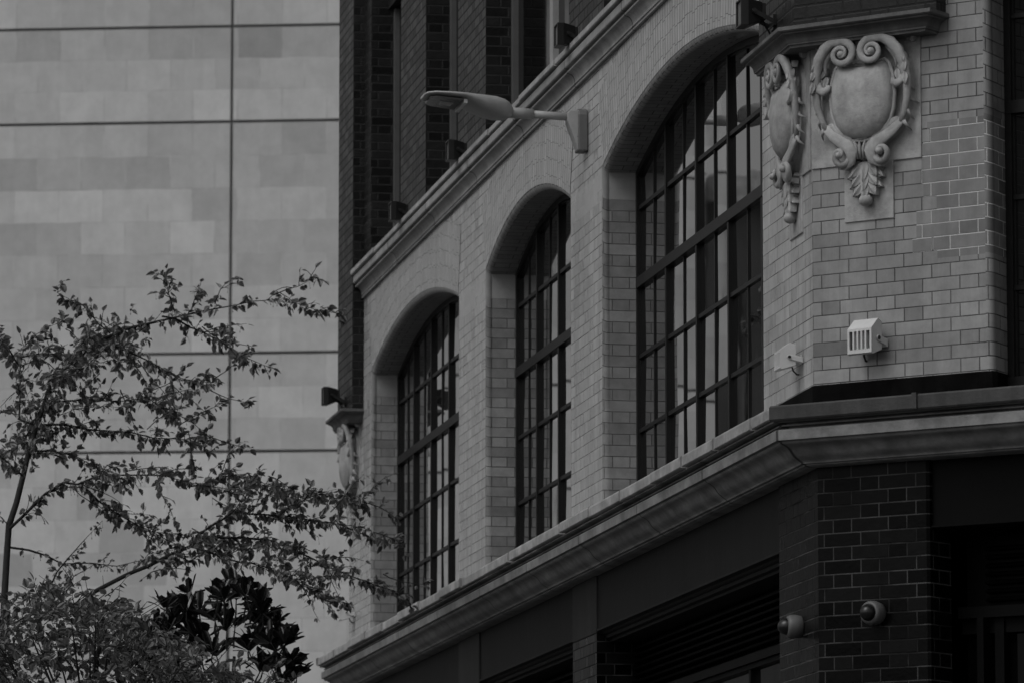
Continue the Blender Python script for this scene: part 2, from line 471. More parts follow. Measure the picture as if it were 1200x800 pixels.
Z_BASE, Z_SPRING, Z_WALL_TOP, Z_TOP = 5.12, 7.355, 8.20, 13.2
NOSE = 0.042
class Opening:
    def __init__(self, a0, a1, rise, zb=Z_BASE, zs=Z_SPRING):
        self.a0, self.a1, self.zb, self.zs, self.rise = a0, a1, zb, zs, rise
        self.c = (a0 + a1) / 2; self.h = (a1 - a0) / 2
        self.R = (self.h ** 2 + rise ** 2) / (2 * rise)
        self.zc = zs + rise - self.R
    def top(self, a):
        x = min(max(a, self.a0), self.a1) - self.c
        return self.zc + math.sqrt(self.R ** 2 - x * x)
    def outline(self, n=28):
        """points and mitred outward normals, up one jamb, over the arch, down the other; with path length"""
        ph = math.asin(self.h / self.R)
        pts = [((self.a0, self.zb), (-1.0, 0.0))]
        for i in range(n + 1):
            t = -ph + 2 * ph * i / n
            p = (self.c + self.R * math.sin(t), self.zc + self.R * math.cos(t))
            nr = (math.sin(t), math.cos(t))
            if i in (0, n):
                j = (-1.0, 0.0) if i == 0 else (1.0, 0.0)
                k = 1 + j[0] * nr[0] + j[1] * nr[1]
                nr = ((j[0] + nr[0]) / k, (j[1] + nr[1]) / k)
            pts.append((p, nr))
        pts.append(((self.a1, self.zb), (1.0, 0.0)))
        L = [self.zb]
        for i in range(1, len(pts)):
            L.append(L[-1] + math.hypot(pts[i][0][0] - pts[i - 1][0][0], pts[i][0][1] - pts[i - 1][0][1]))
        tot = L[-1]
        half = len(L) // 2
        L2 = [L[i] if i <= half else self.zb + (tot - L[i]) for i in range(len(L))]
        return pts, L2

OPEN = [Opening(11.85, 16.38, 0.275), Opening(7.18, 10.56, 0.285), Opening(1.26, 5.99, 0.29)]
CUT_OPEN = Opening(1.104, 2.296, 0.13)
def FCW(a, n, z): return FC(a + (0.16 * n if a < 1.55 else 0.0), n, z)      # splayed jamb

def reveal(mb, F, op, depth=0.33):
    pts, L = op.outline()
    prof = []
    for k in range(7):
        t = math.pi / 2 * k / 6
        prof.append((NOSE - NOSE * math.sin(t), -(NOSE - NOSE * math.cos(t))))
    prof.append((0.0, -depth))
    ul = [0]
    for k in range(1, len(prof)): ul.append(ul[-1] + math.hypot(prof[k][0] - prof[k - 1][0], prof[k][1] - prof[k - 1][1]))
    # shares vertices along the outline: rows = profile steps
    N = len(pts)
    for (s0, s1, base, sg) in ((0, 1, op.a0 - NOSE, 1), (1, N - 2, op.a0 - NOSE, 1), (N - 2, N - 1, op.a1 + NOSE, -1)):
        rows, uvr = [], []
        for k, (o, n) in enumerate(prof):
            rows.append([F(pts[i][0][0] + pts[i][1][0] * o, n, pts[i][0][1] + pts[i][1][1] * o) for i in range(s0, s1 + 1)])
            uvr.append([(base + sg * ul[k], L[i]) for i in range(s0, s1 + 1)])
        mb.grid(rows[:-1], uvr[:-1], True)
        mb.grid(rows[-2:], uvr[-2:], False)

def wall_over(mb, F, op, z1):
    pts, L = op.outline()
    q = [(p[0] + nr[0] * NOSE, p[1] + nr[1] * NOSE) for p, nr in pts][1:-1]
    for (a, za), (b, zb) in zip(q[:-1], q[1:]):
        mb.face([F(a, 0, za), F(b, 0, zb), F(b, 0, z1), F(a, 0, z1)], [(a, za), (b, zb), (b, z1), (a, z1)])

def flat(mb, F, a0, a1, z0, z1, n=0.0):
    mb.face([F(a0, n, z0), F(a1, n, z0), F(a1, n, z1), F(a0, n, z1)], [(a0, z0), (a1, z0), (a1, z1), (a0, z1)])

mb = MB()
edges = [0.0] + [x for op in OPEN[::-1] for x in (op.a0 - NOSE, op.a1 + NOSE)] + [SIDE_LEN]
for i in range(0, len(edges), 2):
    flat(mb, FL, edges[i], edges[i + 1], Z_BASE, Z_WALL_TOP)
for op in OPEN: wall_over(mb, FL, op, Z_WALL_TOP)
flat(mb, FE, 0, 1.3, Z_BASE, Z_WALL_TOP)
wall_glazed = mb.build('glazed_wall', GLAZED, BLD)
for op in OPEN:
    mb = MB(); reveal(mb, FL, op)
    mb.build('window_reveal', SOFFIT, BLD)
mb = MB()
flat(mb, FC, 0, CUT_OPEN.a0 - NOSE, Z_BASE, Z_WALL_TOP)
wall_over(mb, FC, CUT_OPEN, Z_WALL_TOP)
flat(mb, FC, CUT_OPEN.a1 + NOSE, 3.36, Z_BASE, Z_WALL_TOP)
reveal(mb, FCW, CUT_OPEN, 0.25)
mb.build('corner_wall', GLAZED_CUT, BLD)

# rings of header bricks standing round each arch, a hair proud of the wall
for op in OPEN:
    mb = MB()
    pts, L = op.outline(40)
    q = pts[1:-1]
    s = 0.0
    for i in range(len(q) - 1):
        (p0, n0), (p1, n1) = q[i], q[i + 1]
        if i == 0: n0 = ((p0[0] - op.c) / op.R, (p0[1] - op.zc) / op.R)
        if i == len(q) - 2: n1 = ((p1[0] - op.c) / op.R, (p1[1] - op.zc) / op.R)
        ds = math.hypot(p1[0] - p0[0], p1[1] - p0[1])
        w0 = min(0.56, (8.064 - p0[1]) / n0[1]); w1 = min(0.56, (8.064 - p1[1]) / n1[1])
        r = NOSE + 0.001
        mb.face([FL(p0[0] + n0[0] * r, 0.003, p0[1] + n0[1] * r), FL(p1[0] + n1[0] * r, 0.003, p1[1] + n1[1] * r),
                 FL(p1[0] + n1[0] * w1, 0.003, p1[1] + n1[1] * w1), FL(p0[0] + n0[0] * w0, 0.003, p0[1] + n0[1] * w0)],
                [(r, s), (r, s + ds), (w1, s + ds), (w0, s)])
        s += ds
    mb.build('arch_brickwork', ARCH_RING, BLD)

# arched windows
def arched_window(F, op, thick, thin, flip=False, depth=-0.215):
    zs = (7.118, 6.63, 6.15, 5.67)
    fr = MB()
    d = depth
    pts, L = op.outline(24)
    ring = [[F(p[0] + nr[0] * o, n, p[1] + nr[1] * o) for p, nr in pts] for o, n in ((0.02, d), (-0.04, d), (-0.04, d - 0.02), (-0.05, d - 0.02), (-0.05, d - 0.05))]
    for a, b in zip(ring[:-1], ring[1:]): fr.grid([a, b], None, False)
    for a in thick: fr.box(F, a - 0.021, a + 0.021, d - 0.055, d - 0.003, op.zb, op.top(a) - 0.01)
    for a in thin: fr.box(F, a - 0.010, a + 0.010, d - 0.055, d - 0.020, op.zb, op.top(a) - 0.02)
    for z in zs:
        hh, n0 = (0.034, d + 0.003) if z == 6.63 else (0.013, d - 0.012)
        fr.box(F, op.a0 + 0.01, op.a1 - 0.01, d - 0.06, n0, z - hh, z + hh)
    fr.box(F, op.a0 + 0.005, op.a1 - 0.005, d - 0.07, d + 0.02, op.zb, 5.20)
    w = fr.build('arched_window', FRAME, BLD)
    gl = MB()
    cols = sorted([op.a0 + 0.02] + list(thick) + list(thin) + [op.a1 - 0.02])
    lev = [5.19] + sorted(zs)
    rnd = random.Random(int(op.a0 * 100))
    for a, b in zip(cols[:-1], cols[1:]):
        for j in range(len(lev)):
            z0 = lev[j]
            t0, t1 = (lev[j + 1], lev[j + 1]) if j + 1 < len(lev) else (op.top(a) - 0.03, op.top(b) - 0.03)
            gx, gz = rnd.gauss(0, 0.0008), rnd.gauss(0, 0.0016)
            n0 = d - 0.029
            gl.face([F(a, n0 - gx - gz, z0), F(b, n0 + gx - gz, z0), F(b, n0 + gx + gz, t1), F(a, n0 - gx + gz, t0)])
    gl.build('pane', GLASS, w)
    return w
arched_window(FL, OPEN[2], [5.04, 4.10, 3.17, 2.24], [5.50, 4.56, 3.63, 2.70, 1.76])
arched_window(FL, OPEN[1], [9.70, 8.83, 7.97], [10.12, 9.26, 8.40, 7.58])
arched_window(FL, OPEN[0], [15.50, 14.58, 13.67, 12.75], [15.93, 15.04, 14.12, 13.21, 12.31])
arched_window(FCW, CUT_OPEN, [1.68], [1.40, 1.98], depth=-0.2)

# ledge between the storeys
PLAN = [FE(1.3, 0, 0), FAR, CORNER, FC(3.36, 0, 0), FC(3.36, 0, 0) - N_SIDE * 8]
def run(mb, i0, i1, prof, **k):
    """only some runs of the mitred plan"""
    full = MB(); sweep(full, PLAN, prof, **k)
    n = len(prof) - 1
    for s in range(i0, i1):
        for j in range(n):
            f = full.f[s * n + j]
            mb.face([full.v[x] for x in f], full.uv[(s * n + j) * 4:(s * n + j) * 4 + 4], full.sm[s * n + j])
CAP = [(-0.02, 5.098), (0.252, 5.088), (0.264, 5.082), (0.268, 5.072), (0.267, 5.022), (0.260, 5.017), (0.19, 5.016)]
def laid(prof, plan_a, plan_b, every, name, mat, seed, first_mitre=None, last_mitre=None, jp=0.006, jz=0.003, gap=0.007):
    """a run of separate stones, each a little out of line; the ends may be mitred to the next run"""
    r = random.Random(seed)
    d = plan_b - plan_a; L = d.length; d.normalize(); nr = Vector((d.y, -d.x, 0))
    mb = MB(); x = 0.0
    while x < L - 0.01:
        e = min(L, x + every * r.uniform(0.9, 1.1))
        if L - e < 0.3: e = L
        dp, dz = r.uniform(-jp, jp), r.uniform(-jz, jz)
        ends = []
        for q, at_end, mit in ((x, x == 0, first_mitre), (e, e == L, last_mitre)):
            if at_end and mit is not None: ends.append((plan_a + d * q, mit))
            else: ends.append((plan_a + d * (q + (gap if q == x else -gap)), nr))
        rows = [[c + m * (p + (dp if p > 0 else 0)) + UP * (z + dz) for p, z in prof] for c, m in ends]
        us = [[(q, 0.1 * k) for k in range(len(prof))] for q in (x, e)]
        mb.grid(rows, us, False)
        mb.face(rows[0][::-1]); mb.face(rows[1])
        x = e
    return mb.build(name, mat, BLD)
MIT_FAR = (N_END + N_SIDE) / (1 + N_END.dot(N_SIDE)); MIT_NEAR = (N_SIDE + N_CUT) / (1 + N_SIDE.dot(N_CUT))
laid(CAP, FAR, CORNER, 0.95, 'ledge_cap', CAP_STONE, 4, MIT_FAR, MIT_NEAR, jp=0.011, jz=0.004, gap=0.016)
mb = MB(); run(mb, 0, 1, CAP)
mb.build('ledge_cap', CAP_STONE, BLD)
mb = MB(); run(mb, 2, 4, [(-0.02, 5.098), (0.255, 5.088), (0.262, 5.086), (0.268, 5.078), (0.268, 5.014), (0.262, 5.004), (0.22, 5.004)])
mb.box(FC, 0.768, 0.795, 0.2, 0.274, 5.012, 5.094)
mb.box(FC, 0.785, 0.800, 0.2, 0.279, 5.01, 5.089)
mb.build('ledge_flashing', LEAD, BLD)
ovolo = [(0.2 - 0.122 * q - 0.010 * math.sin(2 * math.pi * q), 4.892 - 0.092 * q ** 1.15) for q in [k / 8 for k in range(9)]]
LEDGE = [(0.19, 5.0135), (0.238, 5.012), (0.238, 5.003), (0.172, 4.999), (0.172, 4.991), (0.206, 4.988), (0.204, 4.982), (0.160, 4.978), (0.160, 4.968), (0.222, 4.963), (0.226, 4.955), (0.224, 4.906), (0.204, 4.902)] + ovolo + \
        [(0.075, 4.792), (0.058, 4.790), (0.055, 4.783), (0.03, 4.777), (-0.1, 4.776)]
mb = MB(); run(mb, 0, 4, LEDGE, smooth_idx=tuple(range(13, 21)))
mb.build('ledge', LEDGE_STONE, BLD)
# lead upstand at the foot of the corner pier
mb = MB()
sweep(mb, [FL(1.2, 0, 0), CORNER, FC(1.062, 0, 0), FC(1.088, -0.010, 0), FC(1.102, -0.032, 0), FC(1.096, -0.06, 0), FC(1.066, -0.24, 0)], [(0.0, 5.215), (0.007, 5.209), (0.007, 5.10), (0.02, 5.08)])
mb.build('flashing', LEAD_BLACK, BLD)

# string course under the dark upper storeys
cav = [(0.028 + 0.045 * (1 - math.cos(t)), 8.092 + 0.062 * math.sin(t)) for t in [math.pi / 2 * k / 6 for k in range(7)]]
STRING = [(-0.02, 8.066), (0.026, 8.064), (0.028, 8.074), (0.018, 8.077), (0.018, 8.083), (0.030, 8.086), (0.030, 8.090)] + cav + [(0.080, 8.158), (0.082, 8.168), (0.058, 8.174), (0.058, 8.184), (0.096, 8.186), (0.1, 8.192), (0.1, 8.243), (0.094, 8.249)]
def string_run(plan):
    mb = MB(); sweep(mb, plan, STRING, smooth_idx=tuple(range(7, 13)), caps=True)
    mb.build('string_course', STRING_STONE, BLD)
    laid([(0.05, 8.258), (0.112, 8.258), (0.118, 8.264), (0.118, 8.298), (0.112, 8.302), (-0.25, 8.31)], plan[0], plan[1], 1.4, 'string_cap', STRING_CAP, 8, gap=0.005)
string_run([FL(16.83, 0, 0), FL(0.86, 0, 0)])
string_run([FC(0.86, 0, 0), FC(2.5, 0, 0)])

# dark brick storeys
WALLS = [(0.0, 1.30), (2.96, 4.28), (5.94, 7.20), (10.60, 11.87), (13.47, 14.79), (16.49, 17.70)]
mb = MB()
for a0, a1 in WALLS:
    a0 = a0 + (0.002 if a0 == 0 else 0)
    mb.box(FL, a0, a1, -0.5, 0.0, 8.18, 10.5)
mb.box(FL, 0.002, 17.70, -0.5, 0.0, 11.3, Z_TOP)
flat(mb, FE, 0, 1.3, 8.2, Z_TOP)
flat(mb, FC, 0, 1.06, 8.2, Z_TOP); flat(mb, FC, 2.3, 3.36, 8.2, Z_TOP); flat(mb, FC, 1.06, 2.3, 10.5, Z_TOP)
def plan_wall(mb, pts, z0, z1, u0=0.0):
    u = u0
    for a, b in zip(pts[:-1], pts[1:]):
        L = (b - a).length
        mb.face([Vector((a.x, a.y, z0)), Vector((b.x, b.y, z0)), Vector((b.x, b.y, z1)), Vector((a.x, a.y, z1))], [(u, z0), (u + L, z0), (u + L, z1), (u, z1)]); u += L
FRONT = FC(3.36, 0, 0) - N_SIDE * 8
BACK = FRONT + D_SIDE * 19; BACK2 = FE(1.3, 0, 0)
plan_wall(mb, [FC(3.36, 0, 0), FRONT, BACK, BACK2], 0, Z_TOP)
mb.build('upper_wall', DARK_BRICK, BLD)
mb = MB()
for a0, a1 in zip([w[1] for w in WALLS[:-1]], [w[0] for w in WALLS[1:]]):
    mb.box(FL, a0, a1, -0.5, -0.15, 10.5, 11.3)
for a0, a1 in WALLS:
    mb.box(FL, a0 + 0.002, a1, -0.5, 0.0, 10.5, 11.3)
mb.build('lintel_band', DARK_BRICK, BLD)
for o0, o1 in ((0.10, 0.84),):
    for side in ('near', 'far'):
        C0, F0, F1 = (CORNER, FL, FC) if side == 'near' else (FAR, lambda t, n, z: FL(SIDE_LEN - t, n, z), FE)
        nA, nB = (N_SIDE, N_CUT) if side == 'near' else (N_SIDE, N_END)
        m = C0 + (nA + nB) * (o0 / (1 + nA.dot(nB)))
        mb = MB()
        plan_wall(mb, [F0(o1, -0.02, 0), F0(o1, o0, 0), m, F1(o1, o0, 0), F1(o1, -0.02, 0)], 7.12, Z_TOP, 0.11)
        mb.build('pilaster', DARK_BRICK, BLD)
# windows of the upper storey
def upper_window(a0, a1, mat, mull=()):
    fr = MB()
    for x0, x1 in [(a0, a0 + 0.05), (a1 - 0.09, a1)]: fr.box(FL, x0 + 0.001, x1 - 0.001, -0.26, -0.19, 8.24, 10.49)
    for c, w in mull: fr.box(FL, c - w / 2, c + w / 2, -0.25, -0.175, 8.24, 10.49)
    fr.box(FL, a0 + 0.06, a1 - 0.1, -0.30, -0.2, 8.24, 8.30)
    w = fr.build('upper_window', mat, BLD)
    g = MB(); flat(g, FL, a0 + 0.1, a1 - 0.1, 8.25, 10.48, -0.228)
    g.build('pane', DARK_GLASS, w)
upper_window(14.79, 16.49, FRAME_MID)
upper_window(11.87, 13.47, FRAME_MID)
upper_window(7.20, 10.60, FRAME_MID)
mb = MB(); mb.box(FL, 8.84, 8.96, -0.29, -0.185, 8.24, 10.49); mb.build('window_post', FRAME_LIGHT, BLD)
upper_window(4.28, 5.94, FRAME_MID)
upper_window(1.30, 2.96, FRAME_MID)
mb = MB()
top = [FL(0, -0.02, Z_TOP), FL(SIDE_LEN, -0.02, Z_TOP), FE(1.3, 0, Z_TOP), BACK + UP * Z_TOP, FRONT + UP * Z_TOP, FC(3.36, 0, Z_TOP)]
mb.face(top)
mb.build('roof', ROOFING, BLD)
mb = MB(); flat(mb, FC, 1.06, 2.3, 8.2, 10.5, -0.2); mb.build('upper_window', DARK_GLASS, BLD)

# hoods over the carved shields
HOOD = [(-0.02, 7.022), (0.125, 7.022), (0.128, 7.034), (0.137, 7.037), (0.138, 7.044)] + \
       [(0.140 + 0.034 * (1 - math.cos(t)), 7.046 + 0.044 * math.sin(t)) for t in [math.pi / 2 * k / 6 for k in range(7)]] + \
       [(0.177, 7.091), (0.178, 7.099), (0.194, 7.101), (0.2, 7.107), (0.2, 7.126), (0.19, 7.130), (0.08, 7.150)]
def hood(plan):
    mb = MB(); sweep(mb, plan, HOOD[:-2], smooth_idx=tuple(range(5, 11)))
    h = mb.build('hood', HOOD_STONE, BLD)
    mb = MB(); sweep(mb, plan, HOOD[-3:] + [(0.08, 7.16), (0.0, 7.16)])
    mb.build('flashing', LEAD, h)
hood([FL(0.66, -0.05, 0), FL(0.66, 0, 0), CORNER, FC(0.66, 0, 0), FC(0.66, -0.05, 0)])
hood([FE(0.66, -0.05, 0), FE(0.66, 0, 0), FAR, FL(SIDE_LEN - 0.66, 0, 0), FL(SIDE_LEN - 0.66, -0.05, 0)])

# carved shields
def cartouche(F, c, sgn, zc=6.70):
    """a = along the wall from c (mirrored by sgn), n = out, h = height above the shield's middle"""
    G = lambda a, n, h: F(c + sgn * a * (0.93 if abs(a) < 0.32 and n > 0.011 else 1.0), n, zc + (h if h < 0.2 else 0.2 + (h - 0.2) * 0.82))
    rnd = random.Random(5)
    sl = MB()                                                     # stone slab with its lower tab
    e = 0.0
    pts = [(-0.355, 0.36), (0.325, 0.36), (0.325, -0.325), (0.152, -0.325), (0.152, -0.632), (-0.152, -0.632), (-0.152, -0.325), (-0.355, -0.325)]
    sl.prism([G(a, -0.02, h) for a, h in pts], [G(a, 0.010, h) for a, h in pts])
    root = sl.build('cartouche', CARVED, BLD, bevel=0.003)
    half = [(0.0, 0.188), (0.05, 0.190), (0.10, 0.198), (0.145, 0.208), (0.172, 0.180), (0.195, 0.115), (0.205, 0.03), (0.197, -0.05), (0.172, -0.118), (0.128, -0.168), (0.07, -0.196), (0.0, -0.205)]
    out = half + [(-a, h) for a, h in half[-2:0:-1]]
    sh = MB()
    rows = []
    for k in range(9):
        q = k / 8; r = math.sin(q * math.pi / 2)
        n = 0.062 + 0.078 * math.cos(q * math.pi / 2) ** 0.9
        rows.append([G(a * r, n, h * r) for a, h in out])
    sh.grid(rows, None, True, close=True)
    sh.build('shield', CARVED, root)
    NV = G(0, 1, 0) - G(0, 0, 0)
    st = MB()                                                     # frame of straps and scrolls
    oh = [(0.0, 0.245), (0.06, 0.30), (0.15, 0.325), (0.22, 0.28), (0.275, 0.20), (0.295, 0.09), (0.292, -0.02), (0.262, -0.11), (0.215, -0.175), (0.15, -0.215), (0.10, -0.25), (0.065, -0.31), (0.0, -0.33)]
    ol = oh + [(-a, h) for a, h in oh[-2:0:-1]]
    inner = [(a * 0.86, h * 0.86) for a, h in ol]
    st.grid([[G(a, 0.005, h) for a, h in ol], [G(a, 0.024, h) for a, h in ol], [G(a * 0.97, 0.03, h * 0.97) for a, h in ol], [G(a * .8, 0.026, h * .8) for a, h in ol], [G(a * 0.5, 0.05, h * 0.5) for a, h in ol]], None, True, close=True)
    shoulder = [(0.0, -0.17), (0.10, -0.165), (0.17, -0.10), (0.235, -0.10), (0.215, -0.155), (0.15, -0.21), (0.085, -0.255), (0.055, -0.30), (0.0, -0.32)]
    sh2 = shoulder + [(-a, h) for a, h in shoulder[-2:0:-1]]
    st.grid([[G(a, 0.02, h) for a, h in sh2], [G(a, 0.058, h) for a, h in sh2], [G(a * 0.86, 0.07, -0.2 + (h + 0.2) * 0.86) for a, h in sh2], [G(a * 0.3, 0.078, -0.22 + (h + 0.22) * 0.3) for a, h in sh2]], None, True, close=True)
    for q in (-0.034, -0.012, 0.012, 0.034): st.tube([G(q * 1.5, 0.072, -0.215), G(q, 0.082, -0.255), G(q * 0.8, 0.074, -0.31)], [0.006, 0.010, 0.007], 6)
    rim = [G(a * 1.045, 0.062, h * 1.045) for a, h in out]
    st.tube(rim + [rim[0]], 0.011, 8, caps=False)
    for s in (-1, 1):
        # outer strap from the shoulder volute down to the lower volute
        sp = []
        for k in range(34):                                        # volute, unwinding into the shoulder strap
            t = k / 33
            ang = math.radians(92 + 560 * (1 - t) ** 1.15)
            r = 0.020 + 0.066 * t
            sp.append((0.100 + r * math.cos(ang), 0.266 + r * math.sin(ang), 0.138 - 0.022 * t, 0.006 + 0.015 * t))
        sp += [(0.165, 0.350, 0.115, 0.024), (0.222, 0.313, 0.108, 0.027), (0.266, 0.25, 0.098, 0.027), (0.292, 0.17, 0.086, 0.025), (0.303, 0.09, 0.075, 0.022), (0.300, 0.0, 0.066, 0.019), (0.277, -0.075, 0.056, 0.015), (0.245, -0.135, 0.054, 0.012)]
        st.strap([G(s * a, n, h) for a, h, n, r in sp], [r for *_, r in sp], NV, 1.15, 0.95)
        b = G(s * 0.100, 0.125, 0.262)
        st.ball(b, (G(1, 0, 0) - G(0, 0, 0)) * 0.024, UP * 0.024, (G(0, 1, 0) - G(0, 0, 0)) * 0.026, 10, 6)
        # inner lip of the shoulder: ear curling in to the shield
        ear = [(0.288, 0.13, 0.075, 0.012), (0.275, 0.085, 0.085, 0.018), (0.245, 0.068, 0.09, 0.019), (0.218, 0.082, 0.085, 0.014), (0.212, 0.105, 0.08, 0.008)]
        st.strap([G(s * a, n, h) for a, h, n, r in ear], [r for *_, r in ear], NV, 1.3, 1.0)
        leafy = [(0.19, 0.30, 0.085, 0.022), (0.215, 0.262, 0.09, 0.018), (0.232, 0.225, 0.085, 0.014), (0.238, 0.185, 0.08, 0.009), (0.232, 0.16, 0.075, 0.004)]
        st.tube([G(s * a, n, h) for a, h, n, r in leafy], [r for *_, r in leafy], 7)
        for a, h, da, dh in ((0.300, 0.0, 0.02, -0.035), (0.29, -0.07, 0.022, -0.05), (0.265, -0.128, 0.03, -0.05), (0.305, 0.075, 0.012, -0.04)):
            st.tube([G(s * a, 0.055, h), G(s * (a + da * 0.6), 0.05, h + dh * 0.5), G(s * (a + da), 0.018, h + dh)], [0.013, 0.009, 0.003], 6)
        low = []
        for k in range(26):                                        # lower volutes
            t = k / 25
            ang = math.radians(120) + t * math.radians(480)
            r = 0.058 * (1 - t) + 0.008
            low.append((0.135 + r * math.cos(ang), -0.285 + r * math.sin(ang), 0.06 + 0.05 * t, 0.017 * (1 - t) + 0.008))
        st.tube([G(s * a, n, h) for a, h, n, r in low], [r for *_, r in low], 8)
        st.ball(G(s * 0.135, 0.105, -0.285), (G(1, 0, 0) - G(0, 0, 0)) * 0.02, UP * 0.02, (G(0, 1, 0) - G(0, 0, 0)) * 0.022, 10, 6)
        nk = [(0.255, -0.120, 0.052, 0.014), (0.205, -0.168, 0.060, 0.018), (0.148, -0.205, 0.068, 0.021), (0.092, -0.235, 0.075, 0.024), (0.060, -0.275, 0.08, 0.024), (0.070, -0.322, 0.075, 0.018), (0.115, -0.345, 0.066, 0.012), (0.155, -0.342, 0.058, 0.008)]
        st.strap([G(s * a, n, h) for a, h, n, r in nk], [r for *_, r in nk], NV, 1.6, 0.8)
    st.build('strapwork', CARVED, root)
    lf = MB()                                                      # foliage: crest between the volutes, drop below
    X = G(1, 0, 0) - G(0, 0, 0); Nn = G(0, 1, 0) - G(0, 0, 0)
    def lobe(a, h, n, ang, L, w, th):
        """pointed leaf lobe with a ridge and lifted tip"""
        d = X * math.cos(ang) + UP * math.sin(ang); pp = X * -math.sin(ang) + UP * math.cos(ang)
        c = G(a, n, h); rows = []
        for q in range(7):
            t = q / 6
            ww = w * 1.25 * (math.sin(math.pi * min(0.999, 0.12 + 0.88 * t)) ** 0.75) * (1.15 - 0.5 * t)
            hh = th * (0.55 + 0.9 * t - 0.9 * t * t)
            b = c + d * (L * t) + Nn * (0.012 * t * t)
            rows.append([b - pp * ww - Nn * 0.03, b - pp * ww + Nn * hh * 0.35, b - pp * ww * 0.45 + Nn * hh * 0.55, b + Nn * hh * 1.15, b + pp * ww * 0.45 + Nn * hh * 0.55, b + pp * ww + Nn * hh * 0.35, b + pp * ww - Nn * 0.03])
        lf.grid(rows, None, False)
        lf.face(rows[-1]); lf.face(rows[0][::-1])
    for k in range(5): lobe(0.0, 0.215, 0.085, math.radians(150 - 30 * k), 0.085 - 0.012 * abs(k - 2), 0.016, 0.020)
    for k in range(16): lobe(rnd.uniform(-0.06, 0.06), rnd.uniform(0.195, 0.29), rnd.uniform(0.08, 0.105), math.radians(rnd.uniform(20, 160)), 0.045, 0.011, 0.02)
    lobe(-0.035, 0.345, 0.07, math.radians(8), 0.05, 0.02, 0.022); lobe(0.0, 0.35, 0.07, math.radians(0), 0.045, 0.018, 0.02)
    lf.build('crest', CARVED, root)
    for s in (-1, 1):
        lf = MB()                                                  # leaves lapping the shoulder strap
        for a, h, an in ((0.275, 0.245, -62), (0.295, 0.19, -75), (0.215, 0.31, -35), (0.305, 0.12, -82), (0.245, 0.20, -70), (0.235, 0.15, -80)):
            lobe(s * a, h, 0.10 if a > 0.25 else 0.07, math.radians(an if s > 0 else 180 - an), 0.065, 0.015, 0.016)
        lf.build('strap_leaf', CARVED, root)
    lf = MB()
    lf.grid([[G(a * q, 0.012 + 0.03 * (1 - q), -0.40 + b * q) for a, b in ((-0.105, 0.10), (-0.11, 0.05), (-0.085, 0.0), (-0.075, -0.05), (-0.045, -0.09), (0, -0.12), (0.045, -0.09), (0.075, -0.05), (0.085, 0.0), (0.11, 0.05), (0.105, 0.10), (0, 0.12))] for q in (1.0, 0.92, 0.7, 0.35, 0.05)], None, True, close=True)
    for lev, (h, w, L) in enumerate(((-0.325, 0.062, 0.10), (-0.375, 0.055, 0.10), (-0.43, 0.042, 0.095))):
        for s in (-1, 1):
            lobe(s * w * 0.35, h, 0.046 - 0.004 * lev, math.radians(-90 + s * 36), L, 0.026, 0.020)
            lobe(s * w * 0.75, h + 0.008, 0.036 - 0.004 * lev, math.radians(-90 + s * 60), L * 0.85, 0.02, 0.016)
            lobe(s * w * 1.05, h + 0.02, 0.028 - 0.003 * lev, math.radians(-90 + s * 78), L * 0.5, 0.014, 0.014)
        lobe(0.0, h, 0.052 - 0.004 * lev, math.radians(-90), L * 1.1, 0.022, 0.020)
    lf.ball(G(0, 0.04, -0.53), X * 0.040, UP * 0.032, Nn * 0.036, 12, 8)
    lobe(-0.02, -0.50, 0.045, math.radians(-70), 0.05, 0.015, 0.02); lobe(0.02, -0.50, 0.045, math.radians(-110), 0.05, 0.015, 0.02)
    lf.build('acanthus', CARVED, root)
    for s in (-1, 1):
        lf = MB()
        lobe(s * 0.30, 0.325, 0.03, math.radians(90 - s * 40), 0.045, 0.014, 0.02)
        lobe(s * 0.29, 0.335, 0.03, math.radians(90 + s * 30), 0.04, 0.012, 0.018)
        lf.build('corner_leaf', CARVED, root)
cartouche(FC, 0.360, 1)
cartouche(FL, 0.360, 1)
cartouche(FL, SIDE_LEN - 0.360, -1)

# ------------------------------------------------------------------ shopfront below the ledge
mb = MB()
for a0, a1 in ((6.40, 7.25), (11.04, 11.98), (16.60, 17.70)):
    mb = MB(); mb.box(FL, a0, a1, -0.5, -0.03, 0, 4.40)
    pr = mb.build('pier', BLACK_BRICK, BLD)
    mb = MB(); mb.box(FL, a0 - 0.003, a1 + 0.003, -0.5, -0.026, 4.402, 4.779); mb.build('pier_head', PIER_HEAD, pr, bevel=0.006)
mb = MB()
m0 = CORNER + (N_SIDE + N_CUT) * (-0.02 / (1 + N_SIDE.dot(N_CUT)))
plan_wall(mb, [FL(0.95, -0.35, 0), FL(0.95, -0.02, 0), m0, FC(0.675, -0.02, 0), FC(0.688, -0.035, 0), FC(0.688, -0.25, 0)], 0, 4.779, 0.05)
mb.build('pier', BLACK_BRICK, BLD)
mb = MB(); mb.box(FC, 2.65, 3.36, -0.5, -0.03, 0, 4.779)
mb.build('pier', BLACK_BRICK, BLD)
